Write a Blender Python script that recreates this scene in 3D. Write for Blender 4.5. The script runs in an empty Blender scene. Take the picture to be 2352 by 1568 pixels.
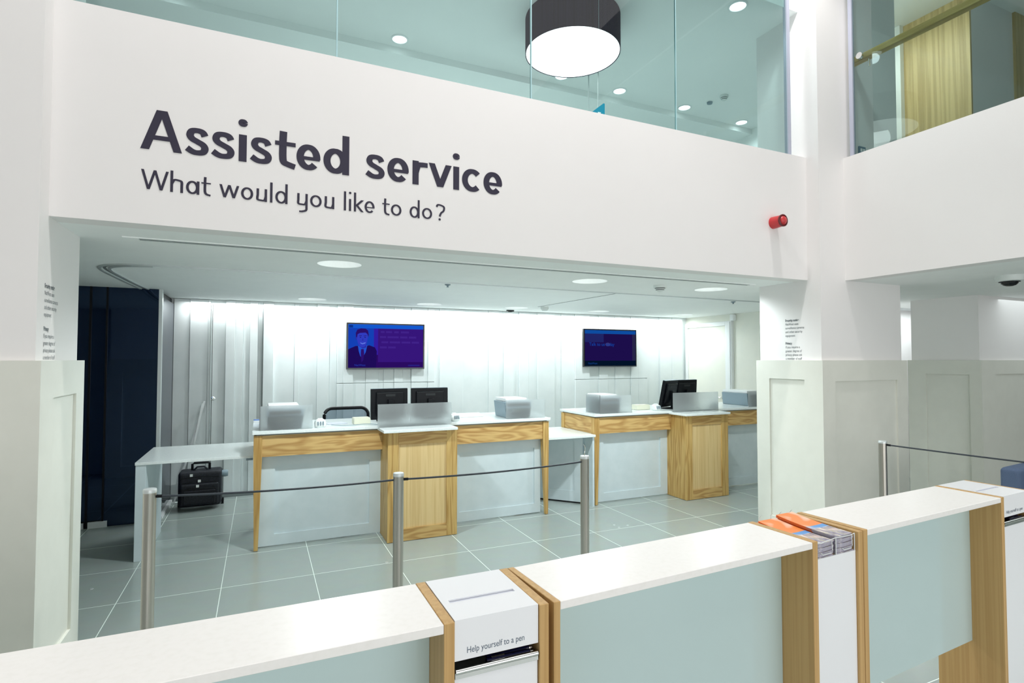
import bpy, bmesh, math, random
from mathutils import Vector, Matrix
random.seed(7)
S = bpy.context.scene
C = S.collection
PI = math.pi

# ------------------------------------------------------------------ camera
F_PX, PITCH, YAW, ROLL = 1280.43, 0.03131, 0.42402, 0.00088
fw = Vector((math.sin(YAW)*math.cos(PITCH), math.cos(YAW)*math.cos(PITCH), math.sin(PITCH)))
rt = Vector((math.cos(YAW), -math.sin(YAW), 0)); up = rt.cross(fw)
rt2 = rt*math.cos(ROLL)+up*math.sin(ROLL); up2 = -rt*math.sin(ROLL)+up*math.cos(ROLL)
cd = bpy.data.cameras.new('camera'); cam = bpy.data.objects.new('camera', cd); C.objects.link(cam)
M = Matrix.Identity(4)
for i in range(3):
    M[i][0] = rt2[i]; M[i][1] = up2[i]; M[i][2] = -fw[i]
M[2][3] = 1.65
cam.matrix_world = M
cd.sensor_width = 36; cd.lens = F_PX*36/2352; cd.clip_start = 0.05
S.camera = cam
S.view_settings.view_transform = 'Standard'; S.view_settings.look = 'None'
S.view_settings.gamma = 1; S.view_settings.exposure = 0.0
S.view_settings.use_curve_mapping = False
try:
    S.cycles.max_bounces = 10; S.cycles.diffuse_bounces = 7; S.cycles.glossy_bounces = 5
    S.cycles.transmission_bounces = 8; S.cycles.transparent_max_bounces = 12
    S.cycles.sample_clamp_indirect = 6; S.cycles.caustics_reflective = False; S.cycles.caustics_refractive = False
except Exception: pass
w = bpy.data.worlds.new('world'); S.world = w; w.use_nodes = True
w.node_tree.nodes['Background'].inputs[0].default_value = (0.75, 0.85, 0.9, 1)
w.node_tree.nodes['Background'].inputs[1].default_value = 0.3

# ------------------------------------------------------------------ lights
def light(kind, loc, energy, color=(1, 1, 1), size=.3, sy=None, rot=(0, 0, 0), spot=None, blend=.6):
    d = bpy.data.lights.new('lamp', kind); d.energy = energy; d.color = color
    if kind == 'AREA':
        d.size = size
        if sy: d.shape = 'RECTANGLE'; d.size_y = sy
    elif kind == 'SPOT':
        d.spot_size = spot or 1.6; d.spot_blend = blend; d.shadow_soft_size = size
    else: d.shadow_soft_size = size
    o = bpy.data.objects.new('lamp', d); C.objects.link(o); o.location = loc; o.rotation_euler = rot
    return o
WARM = (1.0, .965, .95); COOL = (.90, .985, 1.0)
light('AREA', (1.2, 0.3, 6.45), 78, (1, .965, .965), 6.5, 5.0)                    # broad soft area light over the double-height hall
light('SPOT', (3.6, 2.65, 6.3), 265, WARM, .10, spot=1.9, blend=.5)               # hall ceiling spotlights
light('SPOT', (0.6, 2.60, 6.3), 285, WARM, .10, spot=1.9, blend=.5)
light('AREA', (2.5, -4.3, 1.75), 215, (1, .975, .985), 9.0, 2.8, rot=(math.radians(90), 0, 0))   # fill light added behind the camera for low ceiling and counter fronts
light('AREA', (2.9, 7.47, 2.33), 50, (.96, 1, 1), 7.4, .06)                        # cove strip along the panelled wall
LOWER_DL = [(.535, 4.34), (2.74, 4.34), (4.19, 4.34), (.56, 7.05), (2.0, 7.05), (3.25, 7.05), (4.6, 7.05), (6.2, 7.05), (-.6, 5.6), (1.4, 5.75), (3.6, 5.85), (5.6, 5.75)]
for x, y in LOWER_DL[:8]:
    light('SPOT', (x, y, 2.385), (62 if x > 4 else 112) if y < 6 else (22 if x > 6 else 34), COOL, .05, spot=2.75, blend=.6)
UPPER_DL = [(1.23, 5.467), (3.068, 5.437), (3.87, 5.456), (4.88, 5.48), (5.89, 5.51), (3.907, 3.68), (-.74, 5.47)]
for x, y in UPPER_DL:
    light('SPOT', (x, y, 4.80), 9, (.9, .98, 1), .05, spot=2.6, blend=.7)
light('AREA', (2.0, 7.4, 4.2), 30, (.92, 1, 1), 4.0, 1.0, rot=(math.radians(-70), 0, 0))  # unseen area light deep in the upper floor, besides its downlights
light('AREA', (6.1, 4.1, 5.6), 42, (1, .98, .9), .9, 1.0)                         # area light added behind the side glass to brighten the oak face
light('AREA', (8.2, 3.0, 2.33), 5, COOL, 1.2, 1.0)                               # passage to the right
light('AREA', (8.0, 4.55, 2.30), 9, COOL, 1.6, .15)
light('AREA', (6.0, .2, 2.33), 14, COOL, 1.6, 2.5)

# ------------------------------------------------------------------ materials
def sr(r, g, b):
    f = lambda c: ((c/255+.055)/1.055)**2.4 if c > 10 else c/255/12.92
    return (f(r), f(g), f(b), 1)
def mat(name, col, rough=.5, metal=0, spec=.5, **k):
    m = bpy.data.materials.new(name); m.use_nodes = True
    b = m.node_tree.nodes['Principled BSDF']
    b.inputs['Base Color'].default_value = col if len(col) == 4 else (*col, 1)
    b.inputs['Roughness'].default_value = rough; b.inputs['Metallic'].default_value = metal
    b.inputs['Specular IOR Level'].default_value = spec
    for a, v in k.items(): b.inputs[a.replace('_', ' ')].default_value = v
    return m
class N:
    def __init__(s, m): s.t = m.node_tree; s.b = s.t.nodes['Principled BSDF']
    def n(s, kind, **k):
        x = s.t.nodes.new('ShaderNode'+kind)
        for a, v in k.items():
            if a in x.inputs: x.inputs[a].default_value = v
            else: setattr(x, a, v)
        return x
    def l(s, a, b): s.t.links.new(a, b)
def mottled(name, c1, c2, scale=30, rough=.5, spec=.5, bump=0, ds=None, detail=4, pos=(.35, .65)):
    m = mat(name, c1, rough, 0, spec); g = N(m)
    tc = g.n('TexCoord'); mp = g.n('Mapping'); no = g.n('TexNoise', Scale=scale, Detail=detail); r = g.n('ValToRGB')
    if ds: mp.inputs['Scale'].default_value = ds
    g.l(tc.outputs['Object'], mp.inputs[0]); g.l(mp.outputs[0], no.inputs['Vector']); g.l(no.outputs['Fac'], r.inputs[0])
    r.color_ramp.elements[0].position = pos[0]; r.color_ramp.elements[1].position = pos[1]
    r.color_ramp.elements[0].color = c1; r.color_ramp.elements[1].color = c2
    g.l(r.outputs[0], g.b.inputs['Base Color'])
    if bump:
        bp = g.n('Bump', Strength=bump, Distance=.002); g.l(no.outputs['Fac'], bp.inputs['Height']); g.l(bp.outputs[0], g.b.inputs['Normal'])
    return m
def oak(name, scale, light_c, dark_c, rings=9.0, rough=.42, amt=1.0):
    """scale: stretch of the grain; small along the length of the board"""
    m = mat(name, light_c, rough, 0, .35); g = N(m)
    tc = g.n('TexCoord'); mp = g.n('Mapping'); mp.inputs['Scale'].default_value = scale
    no = g.n('TexNoise', Scale=1.0, Detail=2.0, Distortion=.25)
    g.l(tc.outputs['Object'], mp.inputs[0]); g.l(mp.outputs[0], no.inputs['Vector'])
    mu = g.n('Math', operation='MULTIPLY'); mu.inputs[1].default_value = rings*6.283
    si = g.n('Math', operation='SINE'); g.l(no.outputs['Fac'], mu.inputs[0]); g.l(mu.outputs[0], si.inputs[0])
    mr = g.n('MapRange'); mr.inputs[1].default_value = -1; g.l(si.outputs[0], mr.inputs[0])
    f = g.n('TexNoise', Scale=1.0, Detail=3.0); mp2 = g.n('Mapping'); mp2.inputs['Scale'].default_value = [s*14 if s > 2 else s*3 for s in scale]
    g.l(tc.outputs['Object'], mp2.inputs[0]); g.l(mp2.outputs[0], f.inputs['Vector'])
    mx = g.n('Mix', data_type='RGBA'); mx.inputs[6].default_value = light_c; mx.inputs[7].default_value = dark_c
    a = g.n('Math', operation='MULTIPLY'); g.l(mr.outputs[0], a.inputs[0]); g.l(f.outputs['Fac'], a.inputs[1])
    a2 = g.n('Math', operation='MULTIPLY'); a2.inputs[1].default_value = 1.5*amt; g.l(a.outputs[0], a2.inputs[0]); a2.use_clamp = True
    g.l(a2.outputs[0], mx.inputs[0]); g.l(mx.outputs[2], g.b.inputs['Base Color'])
    return m
OL, OD = sr(206, 172, 112), sr(166, 124, 68)
M_oakX = oak('oak_board', (1.3, 9, 9), OL, OD, 7.0)                    # cathedral grain running along x
M_oakY = oak('oak_board_side', (9, 1.3, 9), OL, OD, 6.0)
M_oakZ = oak('oak_upright', (16, 16, 1.1), sr(204, 170, 106), sr(164, 124, 64), 5.0)
M_oakP = oak('oak_veneer', (30, 30, .8), sr(222, 194, 140), sr(200, 166, 108), 3.0, amt=.7)
M_oakD = oak('oak_desk', (70, 70, .8), sr(198, 162, 108), sr(176, 138, 84), 2.0, amt=.7)
M_oakR = oak('oak_rail', (12, .8, 12), sr(214, 186, 118), sr(180, 148, 86), 3.0)
M_oakW = oak('oak_reeded', (40, 24, .5), sr(214, 190, 138), sr(176, 150, 100), 2.0, amt=.9)
M_white = mottled('white_paint', sr(235, 233, 232), sr(234, 232, 231), 3, .6, .3)
M_ceil = mottled('ceiling_paint', sr(245, 248, 247), sr(243, 246, 245), 5, .65, .3)
M_dado = mottled('dado_paint', sr(222, 223, 214), sr(219, 220, 211), 8, .38, .4)
M_cpan = mottled('counter_paint', sr(206, 218, 222), sr(200, 213, 217), 8, .4, .4)
M_slat = mottled('panelling_paint', sr(232, 238, 238), sr(226, 233, 233), 4, .45, .4)
M_door = mottled('door_paint', sr(233, 233, 222), sr(229, 230, 220), 4, .5, .4)
M_trimw = mat('gloss_white', sr(236, 239, 240), .3)
M_stone = mottled('white_quartz', sr(243, 241, 238), sr(239, 237, 233), 60, .28, .5, detail=6, pos=(.45, .75))
M_ctop = mottled('counter_quartz', sr(232, 238, 237), sr(222, 230, 230), 120, .22, .5, detail=5)
M_slotb = mat('slot_lit_grey', sr(206, 210, 222), .4)  # pale grey stands for the light inside the pen box slot
M_acry = mat('white_acrylic', sr(238, 240, 243), .18)
M_steel = mottled('brushed_steel', sr(176, 172, 165), sr(196, 192, 184), 40, .33, .5, ds=(1, 1, .02)); M_steel.node_tree.nodes['Principled BSDF'].inputs['Metallic'].default_value = 1.0
M_chrome = mat('chrome', (.8, .81, .8), .12, 1)
M_rope = mat('dark_rope', sr(44, 52, 60), .6)
M_black = mat('black_plastic', sr(8, 11, 16), .42, 0, .22)
M_blackg = mat('black_gloss', sr(10, 12, 16), .12)
M_blackm = mat('black_mesh_fabric', sr(30, 38, 46), .8)
M_nylon = mottled('black_nylon', sr(12, 14, 20), sr(26, 31, 42), 60, .55, .4)
M_grey = mat('grey_plastic', sr(132, 150, 160), .45)
M_pale = mat('pale_plastic', sr(222, 228, 226), .4)
M_cream = mat('cream_plastic', sr(216, 216, 196), .5)
M_dark = mat('dark_gap', sr(28, 32, 34), .7)
M_slotg = mat('slot_grey', sr(120, 128, 128), .6)  # even mid-grey for slots, grooves, joints and thin strips
M_lowtrim = mat('dark_silver', sr(70, 78, 86), .4)
M_red = mat('red_plastic', sr(198, 52, 56), .32)
M_redd = mat('dark_red_plastic', sr(96, 18, 24), .4)
M_ink = mat('indigo_vinyl', sr(38, 33, 56), .5)
M_inkg = mat('grey_vinyl', sr(84, 92, 98), .6)
M_inkb = mat('slate_print', sr(92, 106, 122), .6)
M_slate = mottled('slate_upholstery', sr(88, 104, 130), sr(80, 96, 122), 300, .8, .2)
M_navy = mat('navy_plastic', sr(20, 22, 60), .25)
M_drum = mottled('dark_ribbon_shade', sr(27, 23, 42), sr(48, 42, 66), 1, .8, .08, ds=(60, 60, .4))
M_alu = mat('satin_aluminium', sr(205, 212, 212), .35, .4)
M_bluew = mat('frame_paint', sr(180, 184, 200), .4)
def emis(name, col, st):
    m = bpy.data.materials.new(name); m.use_nodes = True; t = m.node_tree; t.nodes.clear()
    e = t.nodes.new('ShaderNodeEmission'); o = t.nodes.new('ShaderNodeOutputMaterial')
    e.inputs[0].default_value = col if len(col) == 4 else (*col, 1); e.inputs[1].default_value = st
    t.links.new(e.outputs[0], o.inputs[0]); return m
M_lampd = emis('lit_diffuser', (.96, 1, 1), 3.0)
M_drume = emis('drum_diffuser', (1, .99, .97), 5.0)
M_dl2 = emis('deep_downlight_lamp', (.95, 1, 1), 22.0)
M_dl = emis('downlight_lamp', (.93, 1, 1), 6.0)
def glassy(name, tint, ior=1.5, refl=1.0, rough=0.0):
    m = bpy.data.materials.new(name); m.use_nodes = True; t = m.node_tree; t.nodes.clear()
    tr = t.nodes.new('ShaderNodeBsdfTransparent'); gl = t.nodes.new('ShaderNodeBsdfGlossy'); mx = t.nodes.new('ShaderNodeMixShader')
    fr = t.nodes.new('ShaderNodeFresnel'); fr.inputs[0].default_value = ior; o = t.nodes.new('ShaderNodeOutputMaterial')
    tr.inputs[0].default_value = tint if len(tint) == 4 else (*tint, 1); gl.inputs['Roughness'].default_value = rough; gl.inputs[0].default_value = (refl, refl, refl, 1)
    ge = t.nodes.new('ShaderNodeNewGeometry'); su = t.nodes.new('ShaderNodeMath'); su.operation = 'SUBTRACT'; su.inputs[0].default_value = 1; ml = t.nodes.new('ShaderNodeMath'); ml.operation = 'MULTIPLY'
    t.links.new(ge.outputs['Backfacing'], su.inputs[1]); t.links.new(fr.outputs[0], ml.inputs[0]); t.links.new(su.outputs[0], ml.inputs[1]); t.links.new(ml.outputs[0], mx.inputs[0])
    t.links.new(tr.outputs[0], mx.inputs[1]); t.links.new(gl.outputs[0], mx.inputs[2]); t.links.new(mx.outputs[0], o.inputs[0])
    return m
M_glass = glassy('tinted_glass', (.70, .78, .775))
M_glasse = mat('glass_edge', sr(170, 205, 210), .1)
M_clear = glassy('clear_acrylic', (.95, .98, .98))
def frosted(name, tint, rough, white, ior=1.12):
    m = bpy.data.materials.new(name); m.use_nodes = True; t = m.node_tree; t.nodes.clear(); nn = t.nodes.new
    rf = nn('ShaderNodeBsdfRefraction'); rf.inputs[0].default_value = (*tint, 1); rf.inputs['Roughness'].default_value = rough; rf.inputs['IOR'].default_value = ior
    tl = nn('ShaderNodeBsdfTranslucent'); tl.inputs[0].default_value = (*tint, 1); df = nn('ShaderNodeBsdfDiffuse'); df.inputs[0].default_value = (*tint, 1)
    m1 = nn('ShaderNodeMixShader'); m1.inputs[0].default_value = .5; m2 = nn('ShaderNodeMixShader'); m2.inputs[0].default_value = white; o = nn('ShaderNodeOutputMaterial')
    t.links.new(tl.outputs[0], m1.inputs[1]); t.links.new(df.outputs[0], m1.inputs[2]); t.links.new(rf.outputs[0], m2.inputs[1]); t.links.new(m1.outputs[0], m2.inputs[2]); t.links.new(m2.outputs[0], o.inputs[0])
    return m
M_frost = frosted('frosted_acrylic', (.95, .98, .985), .42, .26, 1.4)
M_dglass = mat('teal_frosted_glass', sr(168, 190, 187), .10, 0, .45)
_g = N(M_dglass); _tc = _g.n('TexCoord'); _no = _g.n('TexNoise', Scale=2.2, Detail=1.0); _r = _g.n('ValToRGB')
_g.l(_tc.outputs['Object'], _no.inputs['Vector']); _g.l(_no.outputs['Fac'], _r.inputs[0]); _g.l(_r.outputs[0], _g.b.inputs['Base Color'])
_r.color_ramp.elements[0].color = sr(186, 207, 206); _r.color_ramp.elements[1].color = sr(192, 212, 213)
M_mirror = mat('dark_tinted_glass', (.0008, .003, .014), .0, 0, 1.0, IOR=1.5)
N(M_mirror).b.inputs['Specular Tint'].default_value = (.42, .62, 1, 1)
# floor tiles: grid fitted to the photographed joints
def floor_mat():
    m = mat('stone_tiles', sr(168, 176, 168), .22, 0, .5); g = N(m)
    ge = g.n('NewGeometry'); sp = g.n('SeparateXYZ'); g.l(ge.outputs['Position'], sp.inputs[0])
    def line(out, off, size):
        a = g.n('Math', operation='SUBTRACT'); a.inputs[1].default_value = off; g.l(out, a.inputs[0])
        b = g.n('Math', operation='PINGPONG'); b.inputs[1].default_value = size/2; g.l(a.outputs[0], b.inputs[0])
        c = g.n('Math', operation='LESS_THAN'); c.inputs[1].default_value = .0026; g.l(b.outputs[0], c.inputs[0])
        q = g.n('Math', operation='DIVIDE'); q.inputs[1].default_value = size; g.l(a.outputs[0], q.inputs[0])
        fl = g.n('Math', operation='FLOOR'); g.l(q.outputs[0], fl.inputs[0])
        return c, fl
    lx, ix = line(sp.outputs[0], -.234, .6311); ly, iy = line(sp.outputs[1], 4.5673, .6999)
    mxm = g.n('Math', operation='MAXIMUM'); g.l(lx.outputs[0], mxm.inputs[0]); g.l(ly.outputs[0], mxm.inputs[1])
    cb = g.n('CombineXYZ'); g.l(ix.outputs[0], cb.inputs[0]); g.l(iy.outputs[0], cb.inputs[1])
    wn = g.n('TexWhiteNoise'); g.l(cb.outputs[0], wn.inputs[0])
    r = g.n('ValToRGB'); r.color_ramp.elements[0].color = sr(158, 168, 164); r.color_ramp.elements[1].color = sr(165, 175, 171); g.l(wn.outputs[0], r.inputs[0])
    no = g.n('TexNoise', Scale=9.0, Detail=5.0); g.l(ge.outputs['Position'], no.inputs['Vector'])
    m0 = g.n('Mix', data_type='RGBA', blend_type='MULTIPLY'); m0.inputs[0].default_value = .10; g.l(r.outputs[0], m0.inputs[6]); g.l(no.outputs['Color'], m0.inputs[7])
    mx = g.n('Mix', data_type='RGBA'); mx.inputs[7].default_value = sr(226, 236, 230); g.l(mxm.outputs[0], mx.inputs[0]); g.l(m0.outputs[2], mx.inputs[6])
    g.l(mx.outputs[2], g.b.inputs['Base Color'])
    rr = g.n('MapRange'); rr.inputs[3].default_value = .20; rr.inputs[4].default_value = .6; g.l(mxm.outputs[0], rr.inputs[0]); g.l(rr.outputs[0], g.b.inputs['Roughness'])
    return m
M_floor = floor_mat()

# ------------------------------------------------------------------ mesh helpers
class MB:
    """collects shapes; vertices are in world coordinates unless build(local=True)"""
    def __init__(s): s.v = []; s.f = []
    def add(s, vs, fs):
        o = len(s.v); s.v += [tuple(v) for v in vs]; s.f += [tuple(i+o for i in f) for f in fs]; return s
    def box(s, x0, x1, y0, y1, z0, z1):
        return s.add([(x0, y0, z0), (x1, y0, z0), (x1, y1, z0), (x0, y1, z0), (x0, y0, z1), (x1, y0, z1), (x1, y1, z1), (x0, y1, z1)],
                     [(0, 3, 2, 1), (4, 5, 6, 7), (0, 1, 5, 4), (1, 2, 6, 5), (2, 3, 7, 6), (3, 0, 4, 7)])
    def hexa(s, b, t):
        return s.add(list(b)+list(t), [(0, 3, 2, 1), (4, 5, 6, 7), (0, 1, 5, 4), (1, 2, 6, 5), (2, 3, 7, 6), (3, 0, 4, 7)])
    def prism(s, pts, axis, a0, a1):
        """pts 2-D outline in the two other axes, extruded along axis from a0 to a1"""
        def P(p, a):
            return {'x': (a, p[0], p[1]), 'y': (p[0], a, p[1]), 'z': (p[0], p[1], a)}[axis]
        n = len(pts)
        return s.add([P(p, a0) for p in pts]+[P(p, a1) for p in pts], [tuple(range(n))[::-1], tuple(range(n, 2*n))]+[(i, (i+1) % n, n+(i+1) % n, n+i) for i in range(n)])
    def lathe(s, c, prof, n=32, axis='z', cap=True):
        """prof: list of (radius, height)"""
        vs = []; fs = []
        for r, h in prof:
            for k in range(n):
                a = 2*PI*k/n; p = (r*math.cos(a), r*math.sin(a), h)
                if axis == 'y': p = (p[0], p[2], p[1])
                if axis == 'x': p = (p[2], p[0], p[1])
                vs.append((c[0]+p[0], c[1]+p[1], c[2]+p[2]))
        for i in range(len(prof)-1):
            for k in range(n):
                fs.append((i*n+k, i*n+(k+1) % n, (i+1)*n+(k+1) % n, (i+1)*n+k))
        if cap:
            fs.append(tuple(range(n))[::-1]); fs.append(tuple((len(prof)-1)*n+k for k in range(n)))
        return s.add(vs, fs)
    def tube(s, pts, r, n=8):
        pts = [Vector(p) for p in pts]; vs = []; fs = []
        ref = Vector((0, 0, 1))
        for i, p in enumerate(pts):
            t = (pts[min(i+1, len(pts)-1)]-pts[max(i-1, 0)]).normalized()
            rf = ref if abs(t.dot(ref)) < .95 else Vector((1, 0, 0))
            a = t.cross(rf).normalized(); b = t.cross(a)
            for k in range(n):
                q = 2*PI*k/n; vs.append(p+a*r*math.cos(q)+b*r*math.sin(q))
        for i in range(len(pts)-1):
            for k in range(n): fs.append((i*n+k, i*n+(k+1) % n, (i+1)*n+(k+1) % n, (i+1)*n+k))
        fs.append(tuple(range(n))[::-1]); fs.append(tuple((len(pts)-1)*n+k for k in range(n)))
        return s.add(vs, fs)
    def quad(s, *p): return s.add(p, [tuple(range(len(p)))])
    def build(s, name, m, parent=None, local=False, bevel=0, smooth=False, seg=2):
        me = bpy.data.meshes.new(name)
        vs = s.v
        if parent is not None and not local:
            inv = root_mat(parent).inverted(); vs = [inv @ Vector(v) for v in vs]
        me.from_pydata([tuple(v) for v in vs], [], s.f); me.update()
        bm = bmesh.new(); bm.from_mesh(me); bmesh.ops.recalc_face_normals(bm, faces=bm.faces); bm.to_mesh(me); bm.free()
        o = bpy.data.objects.new(name, me); C.objects.link(o)
        for q in (m if isinstance(m, (list, tuple)) else [m]): me.materials.append(q)
        if parent is not None: o.parent = parent
        if bevel:
            b = o.modifiers.new('bevel', 'BEVEL'); b.width = bevel; b.segments = seg; b.limit_method = 'ANGLE'; b.angle_limit = math.radians(40)
        if smooth:
            for p in me.polygons: p.use_smooth = True
            try:
                o.data.set_sharp_from_angle(angle=math.radians(35))
            except Exception: pass
        return o
def root_mat(o):
    m = Matrix.Translation(o.location) @ o.rotation_euler.to_matrix().to_4x4()
    return root_mat(o.parent) @ m if o.parent else m
def tag(o, label, cat, group=None, kind=None):
    if label: o['label'] = label
    if cat: o['category'] = cat
    if group: o['group'] = group
    if kind: o['kind'] = kind
    return o
def thing(name, label, cat, loc=(0, 0, 0), rz=0, group=None):
    o = bpy.data.objects.new(name, None); C.objects.link(o); o.location = loc; o.rotation_euler = (0, 0, rz); o.empty_display_size = .1
    return tag(o, label, cat, group)
def struct(name, mb, m, label, cat, **k):
    o = mb.build(name, m, **k); return tag(o, label, cat, kind='structure')
def dup(root, loc, rz=None, label=None, group=None):
    r = root.copy(); C.objects.link(r); r.location = loc
    if rz is not None: r.rotation_euler = (0, 0, rz)
    if label: r['label'] = label
    if group: r['group'] = group
    for ch in list(root.children):
        c = ch.copy(); C.objects.link(c); c.parent = r
        for g in ch.children:
            d = g.copy(); C.objects.link(d); d.parent = c
    return r

# lettering drawn with strokes (humanist sans)
def catmull(p, n=8):
    out = []
    P = [p[0]]+list(p)+[p[-1]]
    for i in range(1, len(P)-2):
        a, b, c, d = P[i-1:i+3]
        for k in range(n):
            t = k/n
            out.append(tuple(.5*((2*b[j])+(-a[j]+c[j])*t+(2*a[j]-5*b[j]+4*c[j]-d[j])*t*t+(-a[j]+3*b[j]-3*c[j]+d[j])*t**3) for j in (0, 1)))
    out.append(p[-1]); return out
def arc(cx, cy, rx, ry, a0, a1, n=28):
    return [(cx+rx*math.cos(math.radians(a0+(a1-a0)*k/n)), cy+ry*math.sin(math.radians(a0+(a1-a0)*k/n))) for k in range(n+1)]
def glyph(ch, W, xh, cap, asc, t):
    h = t/2; thin = .80
    L = []   # strokes: (points, width)
    def S_(pts, wd=t, closed=False): L.append((pts, wd, closed))
    def seg(x0, y0, x1, y1, wd=t): S_([(x0, y0), (x1, y1)], wd)
    if ch == 'A':
        S_([(h*1.05, 0), (W/2-h*.25, cap)]); S_([(W-h*1.05, 0), (W/2+h*.25, cap)]); seg(W*.24, cap*.31, W*.76, cap*.31, t*thin)
    elif ch == 's':
        q = [(.98, .78), (.84, .94), (.52, 1), (.18, .95), (.06, .77), (.20, .61), (.52, .50), (.86, .38), (.99, .22), (.86, .05), (.50, 0), (.20, .04), (-.12, .17)]
        k = t*.90; S_(catmull([(k/2+(W-k)*a, k*.42+(xh-k*.84)*b) for a, b in q]), k)
    elif ch == 'i':
        seg(W/2, 0, W/2, xh); L.append((arc(W/2, asc-t*.45, t*.29, t*.29, 0, 360, 20), t*.62, False))
    elif ch == 'l': seg(W/2, 0, W/2, asc)
    elif ch == 't':
        top = cap*.96
        S_([(W*.40, top)]+[(W*.38, xh)]+catmull([(W*.38, xh*.8), (W*.38, xh*.4), (W*.43, xh*.20), (W*.60, h*.95), (W*.98, h*.35)], 8))
        seg(0, xh-t*thin/2, W, xh-t*thin/2, t*thin)
    elif ch == 'e':
        a = arc(W/2, xh/2, W/2-h, xh/2-h*thin, 0, 318, 40)
        S_([(W-h, xh*.44)]+a); seg(h, xh*.46, W-h*.2, xh*.46, t*thin*.85)
    elif ch == 'd':
        S_(arc(W/2-h*.35, xh/2, W/2-h*1.25, xh/2-h*thin, 0, 360, 40), t, True); seg(W-h, 0, W-h, asc)
    elif ch == 'a':
        S_(arc(W/2-h*.35, xh/2, W/2-h*1.25, xh/2-h*thin, 0, 360, 40), t, True); seg(W-h, 0, W-h, xh)
    elif ch == 'o': S_(arc(W/2, xh/2, W/2-h, xh/2-h*.95, 0, 360, 44), t, True)
    elif ch == 'c': S_(arc(W/2+h*.2, xh/2, W/2-h*.7, xh/2-h*thin, 42, 315, 36))
    elif ch == 'r':
        seg(h, 0, h, xh); S_(catmull([(h, xh*.5), (h+W*.15, xh*.8), (W*.62, xh-h*1.1), (W, xh-h*1.05)], 6))
    elif ch == 'v': S_([(h*1.0, xh), (W/2, 0+h*.2)]); S_([(W-h*1.0, xh), (W/2, 0+h*.2)])
    elif ch == 'w':
        for a, b in ((h*.9, W*.27), (W*.5, W*.27), (W*.5, W*.73), (W-h*.9, W*.73)): S_([(a, xh), (b, h*.3)])
    elif ch == 'W':
        for a, b in ((h*.9, W*.27), (W*.5, W*.27), (W*.5, W*.73), (W-h*.9, W*.73)): S_([(a, cap), (b, h*.3)])
    elif ch == 'h':
        seg(h, 0, h, asc); S_(catmull([(h, xh*.6), (W*.3, xh*.9), (W*.6, xh-h), (W*.87, xh*.82), (W-h, xh*.5)], 6)+[(W-h, 0)])
    elif ch == 'u':
        S_([(h, xh)]+catmull([(h, xh*.5), (W*.1, xh*.16), (W*.45, h), (W*.75, xh*.12), (W-h, xh*.42)], 6)); seg(W-h, 0, W-h, xh)
    elif ch == 'y':
        S_([(h, xh)]+catmull([(h, xh*.5), (W*.12, xh*.18), (W*.45, h*1.4), (W*.75, xh*.16), (W-h, xh*.45)], 6))
        S_([(W-h, xh), (W-h, 0)]+catmull([(W-h, -xh*.05), (W*.85, -xh*.32), (W*.5, -xh*.44), (W*.2, -xh*.46)], 6))
    elif ch == 'k':
        seg(h, 0, h, asc); S_([(h*1.6, xh*.44), (W-h*.9, xh)]); S_([(h*2.6, xh*.54), (W-h*.9, 0)])
    elif ch == '?':
        S_(catmull([(h, cap*.82), (W*.25, cap*.95), (W*.6, cap-h), (W*.92, cap*.84), (W*.88, cap*.62), (W*.6, cap*.46), (W*.45, cap*.25)], 7))
        L.append((arc(W*.45, t*.55, t*.3, t*.3, 0, 360, 16), t*.66, False))
    return L
def stroke_quads(mb, pts, wd, closed, P):
    v = []
    n = len(pts)
    for i, p in enumerate(pts):
        if closed: a, b = pts[(i-1) % (n-1)], pts[(i+1) % (n-1)] if i < n-1 else pts[1]
        else: a, b = pts[max(i-1, 0)], pts[min(i+1, n-1)]
        dx, dy = b[0]-a[0], b[1]-a[1]; l = math.hypot(dx, dy) or 1; dx /= l; dy /= l
        ww = wd*(.76+.24*abs(dy))/2
        v.append(((p[0]-dy*ww, p[1]+dx*ww), (p[0]+dy*ww, p[1]-dx*ww)))
    if n == 2 and abs(pts[0][0]-pts[1][0]) > 1e-6 and abs(pts[0][1]-pts[1][1]) > abs(pts[0][0]-pts[1][0]):   # diagonals end on the line
        dx, dy = pts[1][0]-pts[0][0], pts[1][1]-pts[0][1]; hw = wd*.94/2*math.hypot(dx, dy)/abs(dy)
        v = [((p[0]-hw, p[1]), (p[0]+hw, p[1])) for p in pts]
    for i in range(n-1):
        mb.quad(P(v[i][0]), P(v[i][1]), P(v[i+1][1]), P(v[i+1][0]))
def sign_line(name, chars, base, xh, cap, asc, t, y, label, m):
    root = thing(name, label, 'lettering', (chars[0][1], y, base))
    for ch, x0, x1 in chars:
        mb = MB()
        for k, (pts, wd, cl) in enumerate(glyph(ch, x1-x0, xh, cap, asc, t)):
            stroke_quads(mb, pts, wd, cl, lambda p, x0=x0: (x0+p[0], y-.0002*k, base+p[1]))
        mb.build('letter', m, root)
    return root
def text_obj(name, body, size, m, parent, mw, spacing=1.0, bold=0, xscale=1.0, align='LEFT', line=1.0):
    """mw: matrix placing text plane (x right, y up) in the parent's space"""
    c = bpy.data.curves.new(name, 'FONT'); c.body = body; c.size = size; c.space_character = spacing; c.offset = bold; c.align_x = align; c.space_line = line
    o = bpy.data.objects.new(name, c); C.objects.link(o); bpy.context.view_layer.update()
    me = bpy.data.meshes.new_from_object(o.evaluated_get(bpy.context.evaluated_depsgraph_get()))
    bpy.data.objects.remove(o); me.transform(mw @ Matrix.Diagonal((xscale, 1, 1, 1)))
    r = bpy.data.objects.new(name, me); C.objects.link(r); me.materials.clear(); me.materials.append(m)
    if parent: r.parent = parent
    return r
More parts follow.
